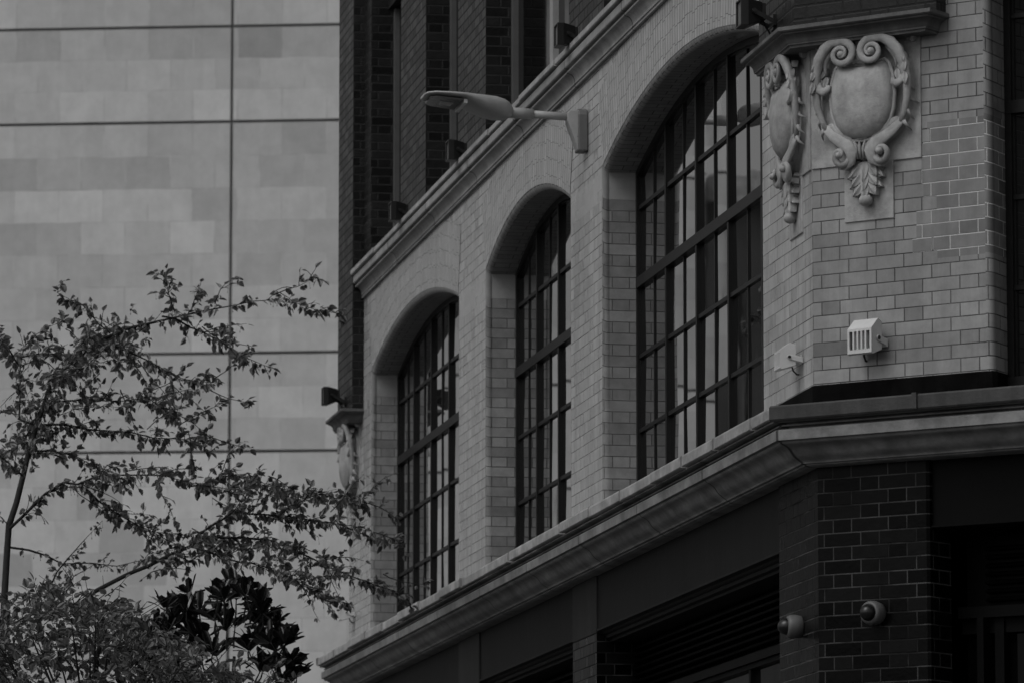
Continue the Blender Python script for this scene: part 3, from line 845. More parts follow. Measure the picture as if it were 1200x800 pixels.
def shop_bay(a0, a1):
    f = MB()
    f.box(FL, a0 + 0.004, a1 - 0.004, -0.4, -0.038, 4.43, 4.779)
    prof = [(-0.4, 4.429), (-0.030, 4.429), (-0.028, 4.414), (-0.06, 4.406), (-0.07, 4.395), (-0.088, 4.388), (-0.088, 4.368), (-0.115, 4.362), (-0.115, 4.345), (-0.4, 4.345)]
    r0 = [FL(a0 + 0.004, n, z) for n, z in prof]; r1 = [FL(a1 - 0.004, n, z) for n, z in prof]
    f.prism(r0, r1)
    f.build('fascia_board', SHOP_PAINT, BLD)
    s = MB()
    s.box(FL, a0 + 0.004, a1 - 0.004, -0.5, -0.33, 3.95, 4.344)
    for k in range(8):
        z = 3.990 + k * 0.043
        s.prism([FL(a0 + 0.006, n, zz) for n, zz in ((-0.329, z), (-0.27, z + 0.004), (-0.262, z + 0.014), (-0.329, z + 0.036))], [FL(a1 - 0.006, n, zz) for n, zz in ((-0.329, z), (-0.27, z + 0.004), (-0.262, z + 0.014), (-0.329, z + 0.036))])
    s.build('roller_shutter', SHOP_BLACK, BLD)
    w = MB()
    w.box(FL, a0 + 0.004, a1 - 0.004, -0.36, -0.215, 3.935, 3.985)
    w.box(FL, a0 + 0.004, a1 - 0.004, -0.36, -0.235, 3.905, 3.934)
    x = a0 + 0.46
    while x < a1 - 0.3:
        w.box(FL, x - 0.025, x + 0.025, -0.34, -0.24, 0.7, 3.904); x += 1.32
    w.box(FL, a0 + 0.004, a1 - 0.004, -0.4, -0.12, 0.0, 0.7)
    ww = w.build('shop_window', SHOP_BLACK, BLD)
    g = MB(); flat(g, FL, a0 + 0.01, a1 - 0.01, 0.69, 3.92, -0.27)
    g.build('pane', GLASS, ww)
shop_bay(0.95, 6.40); shop_bay(7.25, 11.04); shop_bay(11.98, 16.60)
mb = MB()
mb.box(FC, 0.690, 2.65, -0.45, -0.06, 4.432, 4.779)
mb.prism([FC(0.690, n, z) for n, z in ((-0.4, 4.431), (-0.045, 4.431), (-0.045, 4.422), (-0.075, 4.41), (-0.4, 4.40))], [FC(2.65, n, z) for n, z in ((-0.4, 4.431), (-0.045, 4.431), (-0.045, 4.422), (-0.075, 4.41), (-0.4, 4.40))])
mb.build('fascia_board', SHOP_BLACK, BLD)
mb = MB()
mb.box(FC, 0.695, 2.65, -0.52, -0.40, 4.02, 4.40)
for k in range(7):
    z = 4.045 + k * 0.045
    mb.prism([FC(0.83, n, zz) for n, zz in ((-0.40, z), (-0.36, z + 0.006), (-0.355, z + 0.014), (-0.40, z + 0.03))], [FC(2.6, n, zz) for n, zz in ((-0.40, z), (-0.36, z + 0.006), (-0.355, z + 0.014), (-0.40, z + 0.03))])
mb.build('roller_shutter', SHOP_BLACK, BLD)
mb = MB()
mb.box(FC, 0.695, 2.65, -0.46, -0.30, 3.96, 4.02)
mb.box(FC, 0.82, 0.86, -0.45, -0.28, 0.0, 3.959); mb.box(FC, 0.90, 0.955, -0.44, -0.33, 0.0, 3.959); mb.box(FC, 1.7, 1.76, -0.44, -0.33, 0.0, 3.959)
mb.box(FC, 0.695, 2.65, -0.46, -0.345, 3.88, 3.958)
dd = mb.build('entrance_door', SHOP_BLACK, BLD)
mb = MB(); flat(mb, FC, 0.695, 2.65, 0.0, 4.0, -0.40)
mb.build('pane', DARK_GLASS, dd)

# ------------------------------------------------------------------ the stone building behind, and its neighbour (seen mirrored in the window panes)
ND = Vector((-0.09, -0.996, 0)).normalized(); DD = Vector((-ND.y, ND.x, 0)); BP = Vector((0, 75, 0))
def FB(a, n, z): return BP + DD * a + ND * n + UP * z
STONE = empty('stone_building', (0, 75, 0), 'tall pale limestone clad building with open joints, out of focus behind the tree', 'building')
LV = [0.0, 2.18, 5.53, 6.93, 10.28, 11.69, 15.045, 16.44, 19.79, 21.2, 24.4]
CU = [-16.65, -14.45, -9.25, -4.05, 1.15, 6.35, 11.6]
mb = MB()
g = 0.022
for j in range(len(LV) - 1):
    z0, z1 = LV[j] + g, LV[j + 1] - g
    rows = max(1, round((LV[j + 1] - LV[j]) / 0.47))
    base_row = j * 40
    for i in range(len(CU) - 1):
        a0, a1 = CU[i] + g, CU[i + 1] - g
        u0, u1 = a0 / 0.647 + 0.13, a1 / 0.647 + 0.13
        mb.face([FB(a0, 0, z0), FB(a1, 0, z0), FB(a1, 0, z1), FB(a0, 0, z1)], [(u0, base_row), (u1, base_row), (u1, base_row + rows), (u0, base_row + rows)])
        for p, q in (((a0, z0), (a1, z0)), ((a1, z0), (a1, z1)), ((a1, z1), (a0, z1)), ((a0, z1), (a0, z0))):
            mb.face([FB(p[0], 0, p[1]), FB(q[0], 0, q[1]), FB(q[0], -0.06, q[1]), FB(p[0], -0.06, p[1])])
PANEL = mb.build('stone_cladding', PANEL_STONE, STONE)
mb = MB()
mb.box(FB, CU[0] + 0.01, CU[-1], -14, -0.06, 0, 24.4)
mb.build('joint_backing', JOINT_DARK, STONE)
mb = MB(); mb.box(FB, CU[0], CU[-1], -14, 0.08, 24.4, 24.7)
mb.build('coping', PANEL_STONE, STONE)

NB = empty('plain_building', tuple(FB(-20, 0, 0)), 'low dark building seen only mirrored in the arched window nearest the corner', 'building')
mb = MB(); mb.box(FB, -34, -16.68, -10, 0.15, 0, 14.6)
mb.build('wall', NEIGHBOUR, NB)
mb = MB(); mb.box(FB, -34.2, -16.66, -10.2, 0.4, 14.6, 15.0)
mb.build('cornice', CAP_STONE, NB)
for k in range(8):
    for r in range(3):
        mb = MB(); mb.box(FB, -18.9 - k * 1.9, -17.8 - k * 1.9, 0.06, 0.17, 3.4 + r * 3.6, 5.4 + r * 3.6)
        w = mb.build('window', FRAME_MID, NB)
        mb = MB(); flat(mb, FB, -18.8 - k * 1.9, -17.9 - k * 1.9, 3.5 + r * 3.6, 5.3 + r * 3.6, 0.173)
        mb.build('pane', DARK_GLASS, w)

# ------------------------------------------------------------------ things fixed to the building
# wall lamp
LP = FL(6.56, 0, 7.72)
lamp = empty('street_lamp', tuple(LP), 'grey flat headed street lamp on a horizontal arm fixed between two arched windows', 'street lamp')
FLm = lambda a, n, z: FL(6.56 + a, n, 7.72 + z)
mb = MB()
prof = [(0.060, -0.132), (0.066, -0.132), (0.135, 0.06), (0.135, 0.112), (0.12, 0.13), (0.060, 0.13)]
mb.prism([FLm(-0.055, n, z) for n, z in prof], [FLm(0.055, n, z) for n, z in prof])
br = mb.build('wall_bracket', LAMP_GREY, lamp, bevel=0.006)
mb = MB()
arch = [(-0.07, -0.14), (0.07, -0.14), (0.07, 0.10), (0.055, 0.128), (0.025, 0.145), (-0.025, 0.145), (-0.055, 0.128), (-0.07, 0.10)]
mb.prism([FLm(a, 0.003, z) for a, z in arch], [FLm(a, 0.068, z) for a, z in arch])
mb.build('back_plate', BRACKET_GREY, lamp, bevel=0.008)
mb = MB()
mb.prism([FLm(-0.060, n, z) for n, z in ((0.042, -0.04), (0.060, -0.06), (0.072, -0.045), (0.055, -0.022))], [FLm(-0.054, n, z) for n, z in ((0.042, -0.04), (0.060, -0.06), (0.072, -0.045), (0.055, -0.022))])
mb.build('bolt_slot', BLACK_METAL, br)
mb = MB()
tilt = 0.045
mb.tube([FLm(0, 0.10, 0.092), FLm(0, 0.42, 0.092 + 0.32 * tilt)], 0.026, 14)
mb.tube([FLm(0, 0.36, 0.092 + 0.26 * tilt), FLm(0, 0.56, 0.092 + 0.46 * tilt)], 0.036, 14)
mb.build('arm', LAMP_GREY, lamp)
mb = MB()
secs = [(0.50, 0.045, 0.030, -0.030), (0.525, 0.085, 0.058, -0.045), (0.56, 0.115, 0.072, -0.060), (0.62, 0.150, 0.078, -0.062), (0.70, 0.180, 0.072, -0.045), (0.78, 0.200, 0.064, -0.012), (0.84, 0.210, 0.058, 0.012), (0.95, 0.210, 0.048, 0.012), (1.03, 0.190, 0.042, 0.012), (1.075, 0.150, 0.036, 0.012), (1.095, 0.09, 0.028, 0.013)]
rows = []
for d, w, t, b in secs:
    zc = 0.115 + (d - 0.5) * 0.11
    ring = []
    for k in range(24):
        an = 2 * math.pi * k / 24
        ca, sa = math.cos(an), math.sin(an)
        x = w * math.copysign(abs(ca) ** 0.6, ca)
        mid = (t + b) / 2; hh = (t - b) / 2
        ring.append(FLm(x, d, zc + mid + hh * math.copysign(abs(sa) ** 0.75, sa)))
    rows.append(ring)
mb.grid(rows, None, True, close=True)
mb.face(rows[0][::-1]); mb.face(rows[-1])
hd = mb.build('lamp_head', LAMP_GREY, lamp)
mb = MB()
def under(d, x, e=0.0): return FLm(x, d, 0.115 + (d - 0.5) * 0.11 + 0.006 - e)
lens = [(0.855, -0.185), (1.02, -0.165), (1.06, -0.11), (1.06, 0.11), (1.02, 0.165), (0.855, 0.185)]
mb.prism([under(d, x) for d, x in lens], [under(d, x, .010) for d, x in lens])
mb.build('lamp_lens', LAMP_DARK, hd)
mb = MB()
mb.prism([under(0.825, -0.18), under(0.848, -0.18), under(0.848, 0.18), under(0.825, 0.18)], [under(0.825, -0.18, .024), under(0.848, -0.18, .024), under(0.848, 0.18, .024), under(0.825, 0.18, .024)])
mb.build('clip', WHITE_METAL, hd)
mb = MB(); mb.box(under, 0.90, 0.985, -0.06, 0.06, 0.0102, 0.013); mb.build('diode_plate', LAMP_GREY, hd)

# black floodlights
def place(o, F, a, n, z, nrm, dr):
    """turn a thing built with x = along, y = out, z = up onto the wall"""
    p = F(a, n, z); o.location = p
    o.rotation_euler = (0, 0, math.atan2(nrm.y, nrm.x) - math.pi / 2)
    return o
def X3(a, b, c): return Vector((a, b, c))
def make_flood():
    t = empty('floodlight', (0, 0, 0), 'x', 'floodlight', 'black floodlights along the brick front')
    b = MB()
    front = [(-0.085, 0.235, -0.085), (0.085, 0.235, -0.085), (0.085, 0.235, 0.095), (-0.085, 0.235, 0.095)]
    mid = [(-0.085, 0.185, -0.085), (0.085, 0.185, -0.085), (0.085, 0.185, 0.095), (-0.085, 0.185, 0.095)]
    back = [(-0.06, 0.09, -0.045), (0.06, 0.09, -0.045), (0.06, 0.09, 0.075), (-0.06, 0.09, 0.075)]
    b.grid([[X3(*p) for p in back], [X3(*p) for p in mid], [X3(*p) for p in front]], None, False, close=True)
    b.face([X3(*p) for p in back]); 
    inn = [(x * 0.86, 0.235, z * 0.86) for x, y, z in front]; inn2 = [(x, 0.222, z) for x, y, z in inn]
    b.grid([[X3(*p) for p in front], [X3(*p) for p in inn], [X3(*p) for p in inn2]], None, False, close=True)
    for k in range(5): b.box(X3, -0.055 + k * 0.026, -0.049 + k * 0.026, 0.065, 0.1, -0.04, 0.07)
    body = b.build('housing', BLACK_METAL, t, local=True, bevel=0.004)
    l = MB(); l.face([X3(*p) for p in inn2]); l.build('lens', BRACKET_GREY, body, local=True)
    y = MB()
    y.box(X3, -0.045, 0.045, 0.0, 0.016, -0.10, 0.0)
    for s in (-1, 1):
        y.prism([X3(s * 0.09, q, z) for q, z in ((0.01, -0.075), (0.012, -0.045), (0.15, 0.025), (0.165, 0.0))], [X3(s * 0.098, q, z) for q, z in ((0.01, -0.075), (0.012, -0.045), (0.15, 0.025), (0.165, 0.0))])
    y.box(X3, -0.098, 0.098, 0.005, 0.02, -0.08, -0.045)
    for s in (-1, 1): y.tube([X3(s * 0.085, 0.15, 0.012), X3(s * 0.112, 0.15, 0.012)], 0.014, 8)
    y.build('yoke', BLACK_METAL, t, local=True)
    c = MB(); c.tube([X3(0.0, 0.09, 0.0), X3(0.02, 0.06, -0.06), X3(0.03, 0.02, -0.12), X3(0.03, 0.006, -0.2)], 0.007, 6)
    c.build('cable', BLACK_METAL, t, local=True)
    return t
fl0 = make_flood()
FLOODS = [(FL, 17.26, 0.10, 7.275, N_SIDE, 'black floodlight on the far end pilaster, just above the carved stone hood'),
          (FL, 14.05, 0.0, 8.36, N_SIDE, 'black floodlight on the upper brickwork near the far end, lowest along the string course'),
          (FL, 11.15, 0.0, 8.36, N_SIDE, 'black floodlight on the brick pier just below the street lamp head'),
          (FL, 6.60, 0.0, 8.36, N_SIDE, 'black floodlight at the top edge beside a pale window frame'),
          (FL, 0.45, 0.10, 7.30, N_SIDE, 'black floodlight above the stone hood at the near corner')]
for i, (F, a, n, z, nr, lab) in enumerate(FLOODS):
    o = fl0 if i == 0 else copy_tree(fl0)
    place(o, F, a, n, z, nr, None)
    o['label'] = lab
    o.scale = (0.78, 0.85, 0.84)

# white louvred lights
def make_white():
    t = empty('louvred_light', (0, 0, 0), 'x', 'wall light', 'white louvred lights low on the glazed piers')
    b = MB()
    W = 0.088
    side = [(0.05, 0.085), (0.085, 0.100), (0.150, 0.045), (0.150, -0.085), (0.138, -0.092), (0.05, -0.062)]
    r0 = [X3(-W, n, z) for n, z in side]; r1 = [X3(W, n, z) for n, z in side]
    b.face(r0[::-1]); b.face(r1)
    for i in range(len(side)):
        if i == 2: continue
        j = (i + 1) % len(side)
        b.face([r0[i], r1[i], r1[j], r0[j]])
    # louvred front: frame and upright blades
    z0, z1 = -0.085, 0.045
    for (x0, x1, c0, c1) in ((-W, -W + 0.014, z0, z1), (W - 0.014, W, z0, z1), (-W + 0.014, W - 0.014, z1 - 0.014, z1), (-W + 0.014, W - 0.014, z0, z0 + 0.02)):
        b.box(X3, x0, x1, 0.140, 0.151, c0, c1)
    h = b.build('housing', WHITE_METAL, t, local=True)
    l = MB()
    for k in range(1, 5):
        x = -W + 0.014 + k * (2 * W - 0.028) / 5
        l.box(X3, x - 0.006, x + 0.006, 0.110, 0.152, z0 + 0.018, z1 - 0.012)
    l.build('louvre', WHITE_METAL, h, local=True)
    d = MB(); d.face([X3(-W + .01, 0.115, z0 + .01), X3(W - .01, 0.115, z0 + .01), X3(W - .01, 0.115, z1 - .01), X3(-W + .01, 0.115, z1 - .01)])
    d.build('lens', LAMP_DARK, h, local=True)
    y = MB()
    y.box(X3, -0.05, 0.05, 0.0, 0.012, -0.05, 0.02)
    for s in (-1, 1):
        y.prism([X3(s * 0.092, q, z) for q, z in ((0.0, -0.045), (0.0, -0.005), (0.095, 0.012), (0.11, -0.005), (0.095, -0.022))], [X3(s * 0.098, q, z) for q, z in ((0.0, -0.045), (0.0, -0.005), (0.095, 0.012), (0.11, -0.005), (0.095, -0.022))])
    y.box(X3, -0.098, 0.098, 0.0, 0.010, -0.046, -0.004)
    yy = y.build('yoke', WHITE_METAL, t, local=True, bevel=0.003)
    for s in (-1, 1):
        q = MB(); q.tube([X3(s * 0.097, 0.092, -0.005), X3(s * 0.104, 0.092, -0.005)], 0.011, 8)
        q.build('bolt', BLACK_METAL, yy, local=True)
    c = MB(); c.tube([X3(0.03, 0.055, -0.04), X3(0.055, 0.035, -0.085), X3(0.06, 0.012, -0.11), X3(0.06, -0.01, -0.112)], 0.006, 6)
    c.build('cable', BLACK_METAL, t, local=True)
    return t
wl0 = make_white()
WH = [(FC, 0.385, 0.002, 5.43, (N_CUT + D_CUT * -0.10).normalized(), 'white louvred wall light facing us on the corner face, above the dark flashing'),
      (FL, 0.30, 0.002, 5.40, N_SIDE, 'white louvred wall light turned side-on, left of the corner between window and pier'),
      (FL, 17.36, 0.002, 5.44, N_SIDE, 'white louvred wall light at the far end, half hidden by leaves')]
for i, (F, a, n, z, nr, lab) in enumerate(WH):
    o = wl0 if i == 0 else copy_tree(wl0)
    place(o, F, a, n, z, nr, None)
    o['label'] = lab
    o.scale = (0.8, 0.85, 0.74) if i else (0.9, 0.9, 1.0)

# dome cameras
def make_cam():
    t = empty('security_camera', (0, 0, 0), 'x', 'security camera', 'round security cameras on the black brick pier')
    b = MB()
    prof = [(0.0, 0.055), (0.012, 0.074), (0.05, 0.080), (0.085, 0.078), (0.10, 0.070), (0.106, 0.058), (0.10, 0.05)]
    rows = [[X3(r * math.cos(2 * math.pi * k / 24), n, r * math.sin(2 * math.pi * k / 24)) for k in range(24)] for n, r in prof]
    b.grid(rows, None, True, close=True); b.face(rows[0])
    h = b.build('housing', CAM_MAT, t, local=True)
    d = MB()
    d.ball(X3(0, 0.10, 0), X3(0.057, 0, 0), X3(0, 0, 0.057), X3(0, 0.062, 0), 20, 8, half=True)
    d.build('dome', DOME_MAT, h, local=True)
    s = MB()
    s.box(X3, -0.012, 0.012, 0.06, 0.0815, -0.0815, -0.06)
    s.build('catch', BLACK_METAL, h, local=True)
    return t
cm0 = make_cam()
CM = [(FC, 0.37, -0.028, 3.985, (N_CUT - UP * 0.18 - D_CUT * 0.05).normalized(), 'round dome security camera facing us on the black brick pier'),
      (FL, 0.42, -0.028, 3.965, (N_SIDE - UP * 0.18).normalized(), 'round dome security camera seen in profile on the pier edge beside the shutter')]
for i, (F, a, n, z, nr, lab) in enumerate(CM):
    o = cm0 if i == 0 else copy_tree(cm0)
    place(o, F, a, n, z, nr, None)
    o['label'] = lab
    o.scale = (0.8, 0.85, 0.8)

# ------------------------------------------------------------------ trees
TRUNK_LINE = [(-3.55, 4.5), (-3.54, 4.92), (-3.53, 5.17), (-3.52, 5.37), (-3.47, 5.53), (-3.43, 5.71), (-3.39, 5.89), (-3.34, 6.07), (-3.31, 6.17), (-3.25, 6.36), (-3.16, 6.48), (-3.01, 6.59), (-2.95, 6.66), (-2.86, 6.71), (-2.7, 6.78), (-2.49, 6.83), (-2.37, 6.86), (-2.25, 6.89), (-2.16, 6.91), (-2.07, 6.93), (-1.96, 6.95), (-1.85, 6.98), (-1.73, 6.99), (-1.62, 6.98), (-1.51, 6.97), (-1.4, 6.93), (-1.22, 6.9)]
BRANCH_LINES = [
    [(-2.95, 6.64), (-2.82, 6.62), (-2.7, 6.58), (-2.56, 6.51), (-2.47, 6.46), (-2.4, 6.41), (-2.3, 6.36), (-2.23, 6.33), (-2.05, 6.31)],
    [(-2.46, 6.84), (-2.37, 6.83), (-2.27, 6.78), (-2.18, 6.75), (-2.07, 6.7), (-1.95, 6.62), (-1.85, 6.58), (-1.76, 6.55), (-1.68, 6.53)],
    [(-2.82, 6.72), (-2.91, 6.79), (-2.97, 6.87), (-3.03, 6.93), (-3.11, 6.96), (-3.2, 7.01), (-3.18, 7.06)],
    [(-3.35, 6.08), (-3.46, 6.12), (-3.46, 6.33), (-3.47, 6.5), (-3.45, 6.66), (-3.37, 6.75), (-3.27, 6.82), (-3.17, 6.87)],
    [(-3.47, 6.5), (-3.51, 6.58), (-3.6, 6.65), (-3.68, 6.67)],
    [(-3.45, 6.55), (-3.34, 6.6), (-3.21, 6.63), (-3.12, 6.64)],
    [(-3.26, 6.33), (-3.23, 6.25), (-3.13, 6.27), (-2.99, 6.29), (-2.87, 6.29), (-2.69, 6.3), (-2.54, 6.29), (-2.39, 6.24)],
    [(-3.34, 6.07), (-3.16, 6.09), (-2.99, 6.06), (-2.84, 6.06), (-2.69, 6.06), (-2.54, 6.03), (-2.39, 6.03), (-2.26, 6.03), (-2.15, 5.96)],
    [(-3.51, 5.34), (-3.42, 5.42), (-3.26, 5.58), (-3.13, 5.66), (-3.03, 5.64), (-2.9, 5.69), (-2.74, 5.7), (-2.58, 5.7), (-2.42, 5.69), (-2.29, 5.65), (-2.15, 5.62), (-2.02, 5.58), (-1.88, 5.51)],
    [(-2.24, 5.64), (-2.14, 5.67), (-2.05, 5.74), (-1.98, 5.75), (-1.85, 5.74), (-1.73, 5.72), (-1.62, 5.7)],
    [(-3.03, 5.64), (-2.97, 5.62), (-2.9, 5.55), (-2.81, 5.49), (-2.68, 5.42), (-2.58, 5.36), (-2.43, 5.35), (-2.3, 5.34), (-2.21, 5.33)],
    [(-3.06, 4.74), (-2.93, 4.9), (-2.81, 4.97), (-2.68, 5.04), (-2.54, 5.1), (-2.41, 5.17), (-2.24, 5.25), (-2.1, 5.31), (-1.9, 5.31), (-1.72, 5.3), (-1.58, 5.25), (-1.44, 5.19), (-1.28, 5.11), (-1.1, 5.04), (-0.95, 4.99), (-0.77, 4.94), (-0.73, 4.88)],
    [(-2.21, 5.29), (-2.06, 5.4), (-1.94, 5.46), (-1.78, 5.46), (-1.58, 5.45), (-1.37, 5.42), (-1.2, 5.39), (-1.06, 5.34), (-0.95, 5.31), (-0.79, 5.28)],
    [(-1.61, 5.45), (-1.54, 5.53), (-1.49, 5.6), (-1.44, 5.62)],
    [(-1.52, 5.46), (-1.42, 5.57), (-1.28, 5.56), (-1.19, 5.48), (-1.06, 5.51)],
    [(-2.24, 5.22), (-2.1, 5.17), (-1.97, 5.12), (-1.87, 5.09), (-1.78, 5.08), (-1.61, 5.01), (-1.49, 4.95), (-1.38, 4.9), (-1.27, 4.83), (-1.13, 4.78)],
    [(-3.54, 5.22), (-3.38, 5.2), (-3.27, 5.17), (-3.16, 5.12), (-2.97, 5.13), (-2.79, 5.12), (-2.57, 5.18), (-2.47, 5.22)],
    [(-3.26, 4.86), (-3.16, 5.03), (-3.06, 5.12), (-2.95, 5.21), (-2.81, 5.33)],
    [(-3.13, 4.86), (-3.06, 5.01), (-2.95, 5.08), (-2.86, 5.13)],
    [(-3.39, 5.89), (-3.23, 5.91), (-3.08, 5.89), (-2.94, 5.82), (-2.88, 5.72)],
    [(-3.43, 5.72), (-3.52, 5.79), (-3.63, 5.82)],
    [(-3.31, 6.17), (-3.44, 5.99), (-3.56, 5.94), (-3.65, 5.97)],
    [(-3.22, 6.42), (-3.08, 6.39), (-2.96, 6.42), (-2.84, 6.49)],
    [(-3.52, 5.37), (-3.58, 5.43), (-3.65, 5.46)],
    [(-2.38, 5.18), (-2.26, 5.13), (-2.15, 5.22), (-2.01, 5.22)],
    [(-2.03, 5.4), (-1.85, 5.55), (-1.7, 5.59), (-1.58, 5.64)],
    [(-2.37, 6.87), (-2.41, 6.99), (-2.42, 7.07), (-2.46, 7.12)],
    [(-2.25, 6.89), (-2.23, 6.99), (-2.21, 7.07)],
    [(-2.09, 6.93), (-2.05, 7.03), (-2.0, 7.09), (-1.93, 7.11)],
    [(-1.68, 6.99), (-1.59, 7.03), (-1.5, 7.06), (-1.43, 7.1), (-1.37, 7.12)],
]
rt = random.Random(3)
def leaf(mb, base, d, nrm, L, w, fold=0.25, droop=0.2, form=((.16, .34), (.42, .5), (.74, .3))):
    """folded ovate leaf; d = direction, nrm = facing"""
    d = d.normalized()
    s = d.cross(nrm)
    if s.length < 1e-4: s = Vector((1, 0, 0))
    s.normalize(); n = s.cross(d)
    P = lambda t, x: base + d * (L * t) + s * (w * x) + n * (abs(x) * w * fold - droop * L * t * t)
    m1, m2, m3 = P(.3, 0), P(.62, 0), P(1, 0)
    for q in (-1, 1):
        l1, l2, l3 = [P(t, q * x) for t, x in form]
        mb.face([base, l1, m1], smooth=True); mb.face([l1, l2, m1], smooth=True)
        mb.face([m1, l2, m2], smooth=True); mb.face([l2, l3, m2], smooth=True); mb.face([m2, l3, m3], smooth=True)
def rvec(r): 
    while True:
        v = Vector((r.uniform(-1, 1), r.uniform(-1, 1), r.uniform(-1, 1)))
        if 0.05 < v.length < 1: return v.normalized()
def stalk_fruit(mb, p, L, r):
    e = p + Vector((r.gauss(0, 0.006), r.gauss(0, 0.006), -L))
    mb.tube([p, e], 0.0011, 3, caps=False)
    mb.ball(e, Vector((0.0035, 0, 0)), Vector((0, 0.0035, 0)), Vector((0, 0, 0.006)), 5, 3)
def spray(wood, lv, p, d, L, n, r, size, fruit=0.25):
    """side twig with alternate leaves"""
    pts = [p]; q = p.copy(); dd = d.normalized()
    for k in range(4):
        dd = (dd + rvec(r) * 0.25 + Vector((0, 0, -0.06))).normalized()
        q = q + dd * (L / 4); pts.append(q.copy())
    wood.tube(pts, [0.0035, 0.003, 0.0025, 0.002, 0.0012], 4, caps=False)
    for k in range(n):
        t = (k + 0.6) / n * 4
        i = min(3, int(t)); b = pts[i].lerp(pts[i + 1], t - i)
        ld = (dd * r.uniform(0.2, 1.0) + rvec(r) * 0.8 + Vector((0, 0, -0.35))).normalized()
        if k == n - 1: ld = (dd + Vector((0, 0, -0.2))).normalized()
        s = size * r.uniform(0.6, 1.25)
        leaf(lv, b + ld * 0.008, ld, (UP + rvec(r) * 1.1).normalized(), s, s * r.uniform(0.6, 0.8), r.uniform(0.1, 0.45), r.uniform(0.0, 0.35))
        if r.random() < fruit: stalk_fruit(lv, b, r.uniform(0.025, 0.05), r)

# tree 1: slender street tree with arching branches
T1Y = 37.0
t1 = empty('street_tree', (-3.6, T1Y, 0.08), 'slender street tree with long arching branches of small toothed leaves before the pale stone wall', 'tree')
wood, crown = MB(), MB()
tr = [Vector((-3.60, T1Y, 0.0)), Vector((-3.59, T1Y, 1.5)), Vector((-3.57, T1Y, 3.2))] + [Vector((x, T1Y + 0.012 * k, z)) for k, (x, z) in enumerate(TRUNK_LINE)]
rad = [0.06, 0.055, 0.042, 0.034, 0.030, 0.029, 0.0275, 0.026, 0.025, 0.0235, 0.022, 0.021, 0.0195, 0.0185, 0.017, 0.0155, 0.014]
while len(rad) < len(tr): rad.append(max(0.0028, rad[-1] * 0.86))
wood.tube(tr, [q * 0.82 for q in rad], 10)
def resample(P, step):
    out = [P[0].copy()]
    for a, b in zip(P[:-1], P[1:]):
        L = (b - a).length; n = max(1, int(L / step))
        for k in range(1, n + 1): out.append(a.lerp(b, k / n))
    return out
def dress(P, density, size, r, start=0.0, spread=0.13, side=0.75):
    Q = resample(P, 0.035)
    for i, p in enumerate(Q):
        f = i / max(1, len(Q) - 1)
        if f < start: continue
        d = (Q[min(i + 1, len(Q) - 1)] - Q[max(0, i - 1)]).normalized()
        if r.random() < density:
            sd = (d * r.uniform(0.2, 0.9) + rvec(r) * 0.8 + UP * r.uniform(-0.2, 0.4)).normalized()
            spray(wood, crown, p, sd, r.uniform(0.05, spread) * (1.05 - 0.65 * f), r.randint(2, 6), r, size)
        for _ in range(2 if r.random() < side else 1):
            if r.random() > side: continue
            ld = (d * 0.4 + rvec(r) * 0.9 + Vector((0, 0, -0.25))).normalized()
            s = size * r.uniform(0.55, 1.2)
            leaf(crown, p + ld * 0.012, ld, (UP + rvec(r) * 0.8).normalized(), s, s * r.uniform(0.6, 0.8), r.uniform(0.1, 0.4), r.uniform(0.0, 0.35))
        if r.random() < 0.22: stalk_fruit(crown, p, r.uniform(0.03, 0.055), r)
for bi, line in enumerate(BRANCH_LINES):
    dz = rt.uniform(-0.9, 0.9)
    nb = len(line)
    P = [Vector((x, T1Y + dz * (k / (nb - 1)) + rt.gauss(0, 0.015), z)) for k, (x, z) in enumerate(line)]
    L = sum((b - a).length for a, b in zip(P[:-1], P[1:]))
    limb = (bi == 10 + 1 or bi == 10)
    r0 = 0.0035 + 0.0045 * L
    if L > 2.2: r0 = 0.018
    wood.tube(P, [max(0.0016, r0 * (1 - 0.9 * k / (nb - 1))) for k in range(nb)], 6)
    thin = bi in (16, 17, 18)
    dress(P, 0.4 if thin else (1.0 if bi in (7, 9, 10, 11, 12, 13, 14, 15) else 0.85), 0.042 if thin else 0.058, rt, start=0.28 if L > 2.2 else 0.06, side=0.45 if thin else 0.85, spread=0.1 if thin else 0.23)
dress(tr[12:], 0.75, 0.056, rt, spread=0.2)
# denser sprays round the fork
for k in range(150):
    i = rt.randint(9, 16)
    p = tr[i].lerp(tr[i + 1], rt.random()) + Vector((rt.gauss(0.02, 0.09), rt.gauss(0, 0.25), rt.gauss(0.0, 0.06)))
    spray(wood, crown, p, rvec(rt), rt.uniform(0.06, 0.16), rt.randint(3, 6), rt, 0.055)
# finer side branches filling the space between the limbs
for bi, line in enumerate(BRANCH_LINES):
    if bi not in (0, 1, 5, 6, 7, 8, 9, 10, 11, 12, 14, 15): continue
    P = [Vector((x, T1Y, z)) for x, z in line]
    L = sum((b - a).length for a, b in zip(P[:-1], P[1:]))
    for k in range(int(L * 5.5)):
        f = rt.uniform(0.2, 0.98) * (len(P) - 1); i = min(int(f), len(P) - 2)
        p = P[i].lerp(P[i + 1], f - i) + Vector((0, rt.gauss(0, 0.3), 0))
        d = (P[i + 1] - P[i]).normalized()
        sd = (d * 0.8 + Vector((rt.gauss(0, .4), rt.gauss(0, .6), rt.gauss(0.02, 0.5)))).normalized()
        Q = [p]
        for q in range(4):
            sd = (sd + rvec(rt) * 0.25 + Vector((0.05, 0, -0.07))).normalized(); Q.append(Q[-1] + sd * rt.uniform(0.05, 0.12))
        wood.tube(Q, [0.004, 0.0035, 0.003, 0.002, 0.0014], 4, caps=False)
        dress(Q, 0.35, 0.052, rt, side=0.75, spread=0.1)
wood.build('trunk', BARK, t1, recalc=False)
crown.build('crown', LEAF, t1, recalc=False)

